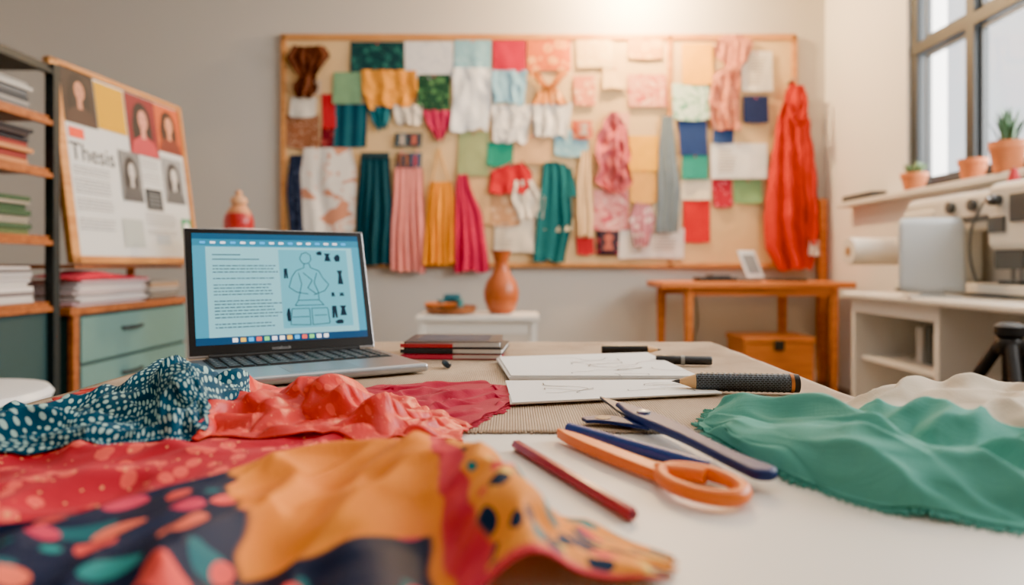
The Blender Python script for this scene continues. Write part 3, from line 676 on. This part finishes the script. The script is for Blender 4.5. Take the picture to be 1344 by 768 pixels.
garm('cream_scarf',[(200,762,774),(240,757,775),(280,756,778),(310,758,776)],F((228,192,146)),3,.03)
garm('rose_scarf',[(150,798,808),(165,788,818),(180,782,822),(205,780,824),(222,786,822),(240,778,828),(256,796,814)],F((202,104,106),'print',(182,80,90),None,10),4,.05,.02,.04)
garm('grey_blue_scarf',[(155,866,880),(200,862,884),(250,860,890),(306,857,886)],F((112,126,134)),3,.035,.03)
garm('mauve_floral_scarf',[(266,832,850),(290,824,858),(326,830,848)],F((186,122,134),'floral',(220,190,190),(140,80,100),16),4,.03)
coatm=fabric('coat_red',(200,38,12),'plain',weave=40,bump=.2)
def coatx(g):
    rod('coat_hook',(bX(1032),5.40,bZ(112)),(bX(1032),5.26,bZ(110)),.01,hook,g)
    hang('hood',[(120,1024,1042),(140,1018,1048),(160,1022,1046),(172,1030,1040)],coatm,g,3,.05,.13,.02)
    hang('sleeve',[(160,1044,1054),(230,1048,1062),(300,1050,1066),(322,1052,1064)],coatm,g,2,.05,.07,.02)
    hang('lining_cuff',[(316,1052,1064),(336,1050,1062)],M('cuff_white',(226,216,206),.8),g,2,.02,.10)
garm('red_hanging_coat',[(112,1029,1036),(128,1022,1044),(170,1012,1052),(230,1003,1058),(290,996,1061),(325,998,1064),(342,1006,1063),(354,1014,1058)],coatm,3,.10,.04,.02,extra=coatx)
bw=empty('bow_ribbon',parent=pbd); bm_=F((206,130,60),'floral',(226,170,110),(170,90,60),12)
hang('bow_left',[(97,694,708),(112,706,716),(118,712,720)],bm_,bw,3,.03,.02,.01); hang('bow_right',[(97,734,746),(112,724,734),(118,720,728)],bm_,bw,3,.03,.02,.01)
hang('bow_tail',[(114,714,726),(128,704,738),(140,698,744)],bm_,bw,4,.03,.02,.01)

# ------------------------------------------------------------------ left shelving, cabinet, poster board
cab=empty('drawer_cabinet'); cabm=M('cabinet_sage',(96,134,130),.5); cabd=M('cabinet_shaded',(38,66,68),.55)  # second tone is darkened: the end face's shadow is in the colour
box('body',(-2.45,2.96,.05),(-1.905,3.98,.70),cabd,cab,.003); box('top',(-2.47,2.93,.70),(-1.885,4.0,.735),darkw,cab,.004); box('corner_stile',(-1.915,2.955,.05),(-1.89,2.995,.70),darkw,cab,.002)
box('plinth',(-2.43,2.98,0),(-1.93,3.96,.05),cabd,cab)
for k in range(3):
    z1=.685-k*.215
    box('drawer_front',(-1.905,3.01,z1-.2),(-1.888,3.97,z1),cabm,cab,.004)
    tube('handle',[(-1.886,3.32,z1-.07),(-1.862,3.325,z1-.07),(-1.862,3.48,z1-.07),(-1.886,3.485,z1-.07)],.009,steel_m,cab)
rk=empty('storage_rack'); rkm=M('rack_metal',(36,44,46),.5,metal=.3)
for x in (-2.42,-1.93):
    for y in (2.22,2.88): box('post',(x-.02,y-.02,0),(x+.02,y+.02,1.76),rkm,rk,.002)
for z in (1.735,1.52,1.30,1.02,.745,.1):
    box('shelf',(-2.43,2.22,z),(-1.93,2.88,z+.02),darkw if z<1.7 else rkm,rk,.002); box('shelf_rail',(-1.94,2.24,z-.02),(-1.915,2.88,z),rkm if z>1.6 else darkw,rk,.002)
box('lower_panel',(-1.955,2.24,.12),(-1.94,2.86,.74),cabd,rk); box('back_panel',(-2.44,2.22,.1),(-2.43,2.88,1.74),rkm,rk)
def stack(name,x0,x1,y0,y1,z,n,th,cols,jit=.015,parent=None):
    e=empty(name,parent=parent)
    for k in range(n):
        t=th*random.uniform(.6,1.4); a,b_,c,d=[random.uniform(-jit,jit) for _ in range(4)]
        col=cols[random.randrange(len(cols))]; box('item',(x0+a,y0+b_,z),(x1+a,y1+b_,z+t*.93),M('stk_%d_%d_%d'%col,col,.7),e,.0015,1); z+=t
    return z
stack('shelf_magazines',-2.35,-1.97,2.3,2.8,1.541,7,.016,[(150,148,144),(100,104,108),(60,64,70),(180,178,172)])
stack('shelf_books',-2.35,-1.97,2.3,2.8,1.321,7,.020,[(50,40,44),(140,44,40),(190,130,80),(34,38,46),(86,50,70)])
stack('shelf_fabrics',-2.35,-1.97,2.3,2.8,1.041,8,.020,[(30,50,46),(50,80,50),(80,44,34),(34,38,46),(150,142,124),(84,100,58)])
stack('shelf_papers',-2.35,-1.96,2.3,2.8,.766,9,.016,[(200,196,192),(180,176,176),(120,110,110),(214,208,204)])
pz=stack('paper_stack',-2.16,-1.885,2.97,3.52,.736,14,.0075,[(222,214,212),(206,190,190),(226,180,184),(210,206,206),(236,230,226)],.016)
pf=fabric('folder_pink',(196,24,58),'plain',weave=50)
cloth('pink_folded_fabric',[
 [(-2.16,2.95,.0),(-2.14,3.15,.01),(-2.14,3.35,.01),(-2.16,3.52,.0)],
 [(-2.06,2.94,.01),(-2.04,3.12,.034),(-2.04,3.3,.026),(-2.06,3.52,.01)],
 [(-1.90,2.93,.002),(-1.89,3.12,.028),(-1.89,3.3,.010),(-1.89,3.51,.002)],
 [(-1.862,2.93,-.01),(-1.855,3.12,.004),(-1.858,3.3,-.01),(-1.862,3.50,-.02)]],pf,nu=40,nv=40,base=pz+.002,folds=[(.010,1.2,4,9,61)],top=False,seed=12,thick=.003)
SURF.pop()
stack('paper_stack',-2.12,-1.90,3.6,3.9,.736,9,.012,[(150,146,140),(200,196,190),(110,100,90),(180,150,120)],.01)
an=math.atan2(.95,.09)
po=empty('leaning_poster_board',(-1.882,2.93,.925),(math.radians(-7.5),0,an))
PW,PH=.985,.90
box('backing',(0,0,0),(PW,.02,PH),wood('poster_backing',(196,140,80),(214,160,100),3),po,.002)
for nm,a in (('frame_left',((0,-.012,0),(.05,.02,PH))),('frame_right',((PW-.025,-.012,0),(PW,.02,PH))),('frame_top',((0,-.012,PH-.022),(PW,.02,PH))),('frame_bottom',((0,-.012,0),(PW,.02,.03)))): box(nm,a[0],a[1],oak,po,.003)
rectp(po,.055,.035,PW-.03,PH-.025,.002,M('poster_paper',(206,208,206),.7),'poster_sheet')
def portrait(s0,z0,s1,z1,bg,hair,skin,cl,off=.004):
    rectp(po,s0,z0,s1,z1,off,M('pt_bg_%d_%d_%d'%bg,bg,.6),'photo_print'); cx=(s0+s1)/2;w=s1-s0;h=z1-z0
    hm=M('pt_%d_%d_%d'%hair,hair,.6);sm=M('pt_%d_%d_%d'%skin,skin,.6);cm=M('pt_%d_%d_%d'%cl,cl,.6)
    disc(po,cx,z0+h*.62,w*.30,h*.28,off+.001,hm,'hair'); disc(po,cx-w*.16,z0+h*.40,w*.2,h*.34,off+.0012,hm,'hair_side'); disc(po,cx+w*.18,z0+h*.42,w*.14,h*.3,off+.0012,hm,'hair_side')
    mk('shoulders',[(cx-w*.48,-(off+.0016),z0+.002),(cx+w*.48,-(off+.0016),z0+.002),(cx+w*.36,-(off+.0016),z0+h*.24),(cx+w*.08,-(off+.0016),z0+h*.34),(cx-w*.08,-(off+.0016),z0+h*.34),(cx-w*.36,-(off+.0016),z0+h*.22)],[(0,1,2,3,4,5)],cm,po)
    rectp(po,cx-w*.07,z0+h*.28,cx+w*.07,z0+h*.46,off+.002,sm,'neck'); disc(po,cx+w*.02,z0+h*.60,w*.15,h*.17,off+.0024,sm,'face')
    for q in (-1,1): disc(po,cx+w*.02+q*w*.06,z0+h*.62,w*.025,h*.013,off+.0028,hm,'eye',8)
    rectp(po,cx-w*.03,z0+h*.505,cx+w*.07,z0+h*.52,off+.0028,M('lips',(150,60,60),.6),'mouth')
portrait(.06,.63,.27,.89,(44,32,30),(14,10,12),(190,130,100),(60,40,34))
rectp(po,.275,.64,.48,.865,.005,fabric('yellow_print_photo',(206,156,20),'print',(232,190,60),(120,90,20),scale=20,bump=0),'photo_print')
portrait(.49,.56,.73,.87,(120,24,36),(24,16,20),(206,140,120),(176,50,64),.006)
portrait(.735,.61,.955,.87,(190,84,36),(50,20,14),(214,146,110),(110,40,28),.004)
rectp(po,.075,.565,.17,.612,.005,M('label_red',(230,64,24),.6),'label')
text(po,'Thesis',.068,.465,.115,.004,M('title_grey',(44,46,50),.7))
ls=[];r=random.Random(2)
for z in [.435,.42,.405,.38,.365,.35,.335,.32,.29,.275,.26,.245,.2,.185,.17,.155]:
    x=.075
    while x<.30: w=r.uniform(.012,.04); ls.append([(x,z),(min(x+w,.31),z)]); x+=w+.006
for z in [.54,.525,.51,.495,.47,.455,.44,.42]: 
    x=.56
    while x<.70: w=r.uniform(.01,.03); ls.append([(x,z),(x+w,z)]); x+=w+.006
for z in [.26,.245,.23,.215,.2,.17,.155]: 
    x=.55
    while x<.80: w=r.uniform(.01,.03); ls.append([(x,z),(x+w,z)]); x+=w+.006
strokesV(po,ls,.0022,.004,M('text_grey',(120,122,126),.7),'body_text')
portrait(.39,.31,.55,.56,(110,112,114),(36,36,40),(190,186,182),(70,72,76),.007)
portrait(.74,.33,.93,.58,(140,142,144),(50,50,54),(200,196,190),(86,88,90),.005)
rectp(po,.57,.28,.71,.39,.005,M('photo_dark',(30,38,46),.6),'photo_print'); strokesV(po,[[(.59,z),(.69,z)] for z in (.30,.32,.34,.36)],.004,.006,M('photo_light',(120,126,130),.6))
rectp(po,.36,.08,.52,.22,.005,M('photo_pale',(170,176,172),.6),'photo_print'); rectp(po,.86,.14,.95,.25,.005,M('label_green',(50,150,100),.6),'label'); disc(po,.905,.195,.03,.035,.006,paper)
rectp(po,.62,.10,.74,.15,.005,M('label_pale',(180,192,200),.6),'label')
er=empty('easel_rest'); box('ledge',(-2.02,2.96,.902),(-1.885,3.93,.92),darkw,er,.003)
for y in (2.94,3.945): box('post',(-2.22,y,.736),(-2.18,y+.02,.902),darkw,er,.002); box('arm',(-2.22,y,.902),(-1.99,y+.02,.92),darkw,er,.002)
# stool left
st=empty('round_stool'); lathe('seat',[(.19,0),(.21,.006),(.215,.02),(.205,.034),(.17,.04)],whitep,st,(-1.325,1.6,.585),n=40)
for k in range(4):
    a=PI/4+k*PI/2; rod('leg',(-1.325+.12*math.cos(a),1.6+.12*math.sin(a),.59),(-1.325+.19*math.cos(a),1.6+.19*math.sin(a),0),.014,oak,st)
pd=empty('pedestal_stand'); lathe('top',[(.15,1.07),(.155,1.08),(.155,1.09),(.15,1.10)],white_m,pd,(-1.435,3.6,0)); lathe('column',[(.04,.03),(.04,1.07)],white_m,pd,(-1.435,3.6,0)); lathe('foot',[(.16,0),(.16,.02),(.05,.04)],white_m,pd,(-1.435,3.6,0))
rb=empty('red_bottle',(-1.435,3.6,1.10)); lathe('body',[(.070,0),(.076,.008),(.076,.05),(.070,.075),(.062,.088)],M('red_glaze',(160,10,18),.35),rb); lathe('collar',[(.060,.088),(.060,.096),(.048,.112),(.036,.128)],M('collar_tan',(196,130,84),.5),rb)
lathe('stopper',[(.030,.128),(.040,.142),(.042,.158),(.034,.172),(.018,.180),(.014,.188),(.018,.198),(.014,.208),(.004,.212)],M('stopper_beige',(204,150,106),.5),rb)
# ------------------------------------------------------------------ low white bench + vase + tray
be=empty('low_side_table'); box('top',(-.585,4.15,.575),(.165,4.55,.61),white_m,be,.005)
for x in (-.55,.13):
    for y in (4.18,4.52): box('leg',(x-.02,y-.02,0),(x+.02,y+.02,.575),white_m,be,.004)
box('apron',(-.55,4.17,.50),(.13,4.19,.575),white_m,be,.003)
vz=M('vase_amber',(180,88,34),.35,var=.06,bscale=8)
lathe('ceramic_vase',[(.060,0),(.085,.02),(.108,.09),(.112,.14),(.095,.20),(.060,.25),(.044,.29),(.044,.33),(.058,.385),(.066,.40),(.060,.40),(.038,.33),(.036,.28)],vz,None,(-.068,4.34,.611),n=40)
tr=empty('sewing_tray',(-.385,4.33,.611)); lathe('tray',[(.10,0),(.15,.01),(.165,.05),(.158,.05),(.14,.016)],darkw,tr)
for i,(x,y,c) in enumerate([(-.06,-.02,(30,120,130)),(.03,.03,(40,60,80)),(.06,-.05,(60,140,140)),(-.02,.06,(190,90,50))]):
    lathe('spool',[(.028,0),(.028,.008),(.02,.01),(.02,.06),(.028,.062),(.028,.07)],M('spool%d'%i,c,.6),tr,(x,y,.02))
box('lid',(-.16,-.06,.052),(.06,.10,.07),honey,tr,.004); box('pin_cushion',(-.05,-.02,.071),(.06,.06,.125),M('cushion_teal',(20,90,106),.8),tr,.02,4)
# ------------------------------------------------------------------ wooden table right
wt=empty('wooden_side_table'); box('top',(1.035,4.75,.755),(2.39,5.28,.80),honey,wt,.008)
for x,y in ((1.24,4.82),(1.13,5.2),(2.26,4.82),(2.05,5.2)):
    lathe('leg',[(.026,0),(.034,.74),(.034,.756)],honey,wt,(x,y,0))
box('apron_front',(1.2,4.80,.70),(2.28,4.82,.756),honey,wt,.003); box('apron_back',(1.1,5.2,.70),(2.1,5.22,.756),honey,wt,.003)
cr=empty('wooden_crate'); box('body',(1.60,4.72,.0),(2.08,5.1,.38),honey,cr,.006); box('lid',(1.59,4.71,.38),(2.09,5.11,.42),honey,cr,.006); box('latch',(1.80,4.70,.33),(1.87,4.712,.40),steel_m,cr,.003)
dv=empty('stacked_notebooks'); box('notebook',(1.33,4.86,.801),(1.60,5.05,.83),dark_m,dv,.004); box('notebook_upper',(1.42,4.88,.831),(1.56,5.03,.85),M('nb_grey',(70,74,80),.5),dv,.004)
sd_=empty('tablet_on_stand',(1.72,4.95,.80),(0,0,.5)); box('tablet',(-.085,-.008,.015),(.085,.004,.235),M('tablet_grey',(206,208,210),.4),sd_,.006,rot=(-.45,0,0)); box('foot',(-.06,-.05,.001),(.06,.12,.012),dark_m,sd_,.003); box('screen',(-.06,-.012,.05),(.06,-.0085,.2),M('tab_dark',(120,124,130),.2),sd_,.001,rot=(-.45,0,0))
box('cloth_weight',(1.86,4.86,.801),(2.10,5.02,.822),dark_m,None,.006)
pc=empty('wall_post'); box('post',(bX(1071),5.33,0),(bX(1081),5.395,bZ(262)),honey,pc,.006)
tube('power_cable',[(1.42,5.37,.72),(1.47,5.37,.5),(1.40,5.36,.30),(1.56,5.34,.18),(1.72,5.34,.30),(1.62,5.35,.02),(1.3,5.3,.012)],.006,dark_m)
# ------------------------------------------------------------------ white desk, monitor, sewing machine
wd=empty('white_desk'); DX=1.90
box('top',(DX-.04,2.0,.735),(2.44,3.87,.768),white_m,wd,.012,3)
box('end_far',(DX,3.80,.06),(2.44,3.84,.735),white_m,wd,.004); box('divider',(DX,3.05,.06),(2.44,3.09,.735),white_m,wd,.004); box('end_near',(DX,2.02,0),(2.44,2.06,.735),white_m,wd,.004)
box('shelf',(DX+.03,3.09,.40),(2.44,3.80,.42),white_m,wd,.003); box('bottom',(DX,3.09,.06),(2.44,3.80,.09),white_m,wd,.003); box('back',(2.42,3.09,.06),(2.44,3.80,.735),white_m,wd); box('rail',(DX,3.09,.66),(DX+.03,3.80,.735),white_m,wd,.003); box('plinth',(DX+.04,3.07,0),(2.42,3.82,.06),M('plinth_grey',(120,122,120),.6),wd)
for i in range(5): box('folder',(2.08,3.2+i*.07,.421),(2.36,3.25+i*.07,.62-.02*(i%3)),M('fold%d'%i,[(170,172,170),(120,130,140),(200,196,190),(90,100,104),(210,210,208)][i],.6),wd,.004)
mo=empty('desktop_monitor',(1.975,3.22,.768),(0,0,math.radians(-12)))
def curved():
    vs=[];fs=[];W,Hh=.285,.35;n=14;m=10
    for s in (0,1):
        for j in range(m+1):
            for i in range(n+1):
                u=i/n*2-1;v=j/m; x=u*W/2; z=.025+v*Hh; x+=.02*v
                y=-.022*(1-u*u)*(1 if s==0 else -.2)-(.0 if s==0 else -.012)+.07*v
                if v>.9: x*= (1-.08*((v-.9)/.1)**2)
                vs.append((x,y,z))
    W1=n+1; K=W1*(m+1)
    for j in range(m):
        for i in range(n):
            a=j*W1+i; fs.append((a,a+1,a+W1+1,a+W1)); fs.append((K+a+W1,K+a+W1+1,K+a+1,K+a))
    for i in range(n): fs.append((i,K+i,K+i+1,i+1)); t=m*W1+i; fs.append((t+1,K+t+1,K+t,t))
    for j in range(m): a=j*W1; fs.append((a+W1,K+a+W1,K+a,a)); a=j*W1+n; fs.append((a,K+a,K+a+W1,a+W1))
    return mk('shell',vs,fs,M('monitor_grey',(204,209,210),.35),mo,True)
curved(); box('stand',(-.05,.0,.0),(.05,.03,.05),whitep,mo,.008); box('foot',(-.11,-.05,0),(.11,.08,.010),whitep,mo,.004)
sm=empty('sewing_machine'); smm=M('machine_ivory',(216,214,206),.35); smd=M('machine_grey',(64,70,74),.4)
box('bed',(2.15,2.60,.769),(2.43,3.86,.83),smm,sm,.012,3); box('bed_trim',(2.142,2.62,.775),(2.152,3.84,.790),smd,sm,.002)
box('pillar',(2.16,3.50,.82),(2.42,3.82,1.22),smm,sm,.04,5); box('arm',(2.17,2.90,1.09),(2.41,3.80,1.27),smm,sm,.045,5); box('head',(2.11,2.76,.98),(2.40,3.06,1.28),smm,sm,.04,5)
box('arm_panel',(2.16,3.12,1.12),(2.172,3.50,1.15),smd,sm,.004)
box('face_plate',(2.10,2.80,1.10),(2.112,2.90,1.22),smd,sm,.004); box('stitch_screen',(2.10,2.93,1.06),(2.112,3.03,1.13),smd,sm,.003)
rod('needle_bar',(2.20,2.96,.98),(2.20,2.96,.845),.012,hook,sm); rod('presser_bar',(2.20,3.01,.98),(2.20,3.01,.85),.010,hook,sm); box('presser_foot',(2.16,2.92,.836),(2.23,3.05,.850),smd,sm,.003)
box('needle_box',(2.13,2.86,.90),(2.19,3.03,.985),smd,sm,.006); box('needle_plate',(2.16,2.80,.830),(2.34,3.06,.834),hook,sm,.001)
rod('tension_post',(2.11,2.97,1.20),(2.07,2.97,1.20),.024,smd,sm); rod('tension_cap',(2.07,2.97,1.20),(2.055,2.97,1.20),.014,hook,sm)
for k in range(2): lathe('dial',[(.028,0),(.03,.006),(.03,.018),(.02,.022)],smd,sm,(2.168,3.22+k*.16,1.20),(0,-PI/2,0))
rod('thread_pin',(2.27,3.1,1.26),(2.27,3.1,1.36),.005,hook,sm); lathe('thread_cone',[(.035,0),(.012,.08)],M('thread_red',(180,30,40),.7),sm,(2.27,3.1,1.275))
lathe('hand_wheel',[(.06,0),(.085,.01),(.088,.05),(.08,.09),(.05,.10),(.03,.13),(.02,.14)],smm,sm,(2.27,3.82,1.04),(-PI/2,0,0))
tube('machine_cable',[(2.12,3.08,1.2),(2.08,3.10,1.12),(2.08,3.12,1.0),(2.10,3.14,.92),(2.14,3.16,.84)],.006,smd,sm)
rs=empty('fabric_roll_holder'); lathe('fabric_roll',[(.078,0),(.082,.004),(.082,.30),(.078,.304)],M('roll_paper',(226,220,210),.7),rs,(2.02,4.12,1.00),(0,PI/2,.05)) 
lathe('roll_core',[(.03,0),(.03,.002)],M('core_card',(170,130,90),.8),rs,(2.017,4.12,1.00),(0,PI/2,.05)); box('arm',(2.33,4.08,.94),(2.464,4.16,.97),steel_m,rs,.004); rod('spindle',(2.02,4.12,1.0),(2.45,4.135,1.0),.012,steel_m,rs)
ch=empty('camera_tripod'); cxx,cyy=1.655,2.28
lathe('head',[(.03,.675),(.045,.685),(.045,.715),(.03,.725)],M('tripod_black',(24,26,30),.6),ch,(cxx,cyy,0)); lathe('column',[(.022,.30),(.022,.68)],dark_m,ch,(cxx,cyy,0)); lathe('collar',[(.036,.62),(.044,.63),(.044,.665),(.036,.675)],dark_m,ch,(cxx,cyy,0))
for k in range(3):
    a=PI/2+.6+k*2*PI/3; p1=Vector((cxx+.03*math.cos(a),cyy+.03*math.sin(a),.65)); p2=Vector((cxx+.40*math.cos(a),cyy+.40*math.sin(a),.012)); 
    if p2.x>1.85: p2.x=1.84
    pm=p1.lerp(p2,.5)
    rod('leg_upper',p1,pm,.020,dark_m,ch); rod('leg_lower',pm,p2,.013,dark_m,ch); rod('brace',(cxx,cyy,.38),p1.lerp(p2,.45),.008,dark_m,ch); lathe('foot',[(.016,0),(.018,.01),(.014,.024)],dark_m,ch,(p2.x,p2.y,0))
# ------------------------------------------------------------------ sill plants
def pot(name,x,y,r,h,leafs,lh,seed,spiky):
    e=empty(name,(x,y,WZ0+.036)); lathe('pot',[(r*.72,0),(r*.92,h*.72),(r*.94,h*.73),(r,h*.75),(r,h),(r*.88,h),(r*.84,h*.86)],terr,e,n=28)
    lathe('soil',[(.001,h*.84),(r*.86,h*.86)],M('soil',(60,44,34),.9),e,n=20,cap=False)
    rn=random.Random(seed); gm_=M('leaf_green_%d'%spiky,(50,92,56) if spiky else (90,120,76),.5,var=.2,bscale=30)
    vs=[];fs=[]
    for k in range(leafs):
        a=rn.random()*2*PI; tilt=rn.uniform(.05,.75) if spiky else rn.uniform(.2,1.3); L_=lh*rn.uniform(.7,1.1); w=L_*(.09 if spiky else .22); d=Vector((math.cos(a),math.sin(a),0)); s=Vector((-d.y,d.x,0))
        n=6; p=Vector((0,0,h*.85))+d*r*.3*rn.random(); rows_=[]
        for i in range(n+1):
            t=i/n; ww=w*(math.sin(PI*min(1,.25+t*.75)) if not spiky else (1-t**1.5)); c0=len(vs)
            up=(Vector((0,0,1))*math.cos(tilt*(.5+t*.6))+d*math.sin(tilt*(.5+t*.6)))
            nrm=up.cross(s); vs+= [p-s*ww,p-nrm*ww*.4,p+s*ww,p+nrm*ww*.25]; rows_.append(c0); p=p+up*L_/n
        for i in range(n):
            a0,b0=rows_[i],rows_[i+1]
            for q in range(4): fs.append((a0+q,a0+(q+1)%4,b0+(q+1)%4,b0+q))
    mk('leaves',vs,fs,gm_,e,True); return e
pot('potted_herb',2.405,4.10,.075,.10,44,.09,1,0); pot('potted_seedling',2.405,3.58,.070,.105,4,.035,2,0); pot('potted_aloe',2.40,3.32,.080,.15,40,.19,3,1)
stack('sill_magazines',2.36,2.46,4.5,4.9,WZ0+.036,3,.014,[(50,54,58),(90,94,98),(180,180,178)],.004)

# ------------------------------------------------------------------ lights
def area(name,loc,rot,sx,sy,P,col):
    l=bpy.data.lights.new(name,'AREA'); l.shape='RECTANGLE'; l.size=sx; l.size_y=sy; l.energy=P; l.color=col
    o=bpy.data.objects.new(name,l); o.location=loc; o.rotation_euler=rot; return reg(o)
for i,(x,y,P) in enumerate(((-.2,.9,8),(-.4,3.4,11))):  # unseen ceiling panels, added as soft fill for the room
    f=empty('added_fill_panel'); box('fill_housing',(x-.8,y-.3,CH-.05),(x+.8,y+.3,CH-.001),whitep,f,.005); a=area('fill_emitter',(x,y,CH-.06),(0,0,0),1.5,.5,P,(1,.92,.82)); a.parent=f
area('daylight_window',(XR+.6,2.4,2.2),(0,math.radians(90),0),1.8,3.9,370,(1.0,.965,.92))
pl=empty('pendant_lamp'); px_,py_,pz_=.95,5.0,3.03
rod('cord',(px_,py_,CH-.001),(px_,py_,pz_+.1),.004,dark_m,pl); lathe('socket',[(.03,.05),(.03,.10),(.02,.11)],M('brass',(190,150,80),.3,metal=.9),pl,(px_,py_,pz_),n=20)
lb=bpy.data.lights.new('bulb','POINT'); lb.energy=210; lb.color=(1,.66,.32); lb.shadow_soft_size=.05; ob=bpy.data.objects.new('bulb',lb); ob.location=(px_,py_,pz_); reg(ob,pl)
w=bpy.data.worlds.new('World'); sc.world=w; w.use_nodes=True; w.node_tree.nodes['Background'].inputs[0].default_value=(.92,.96,1,1); w.node_tree.nodes['Background'].inputs[1].default_value=1.6
# ------------------------------------------------------------------ camera
cd=bpy.data.cameras.new('camera'); cd.sensor_width=36; cd.lens=24.107; cd.shift_y=-36/1344; cd.clip_start=.02
cd.dof.use_dof=True; cd.dof.focus_distance=.86; cd.dof.aperture_fstop=2.8
co=bpy.data.objects.new('camera',cd); co.location=(0,0,.918); co.rotation_euler=(PI/2,0,0); reg(co); sc.camera=co
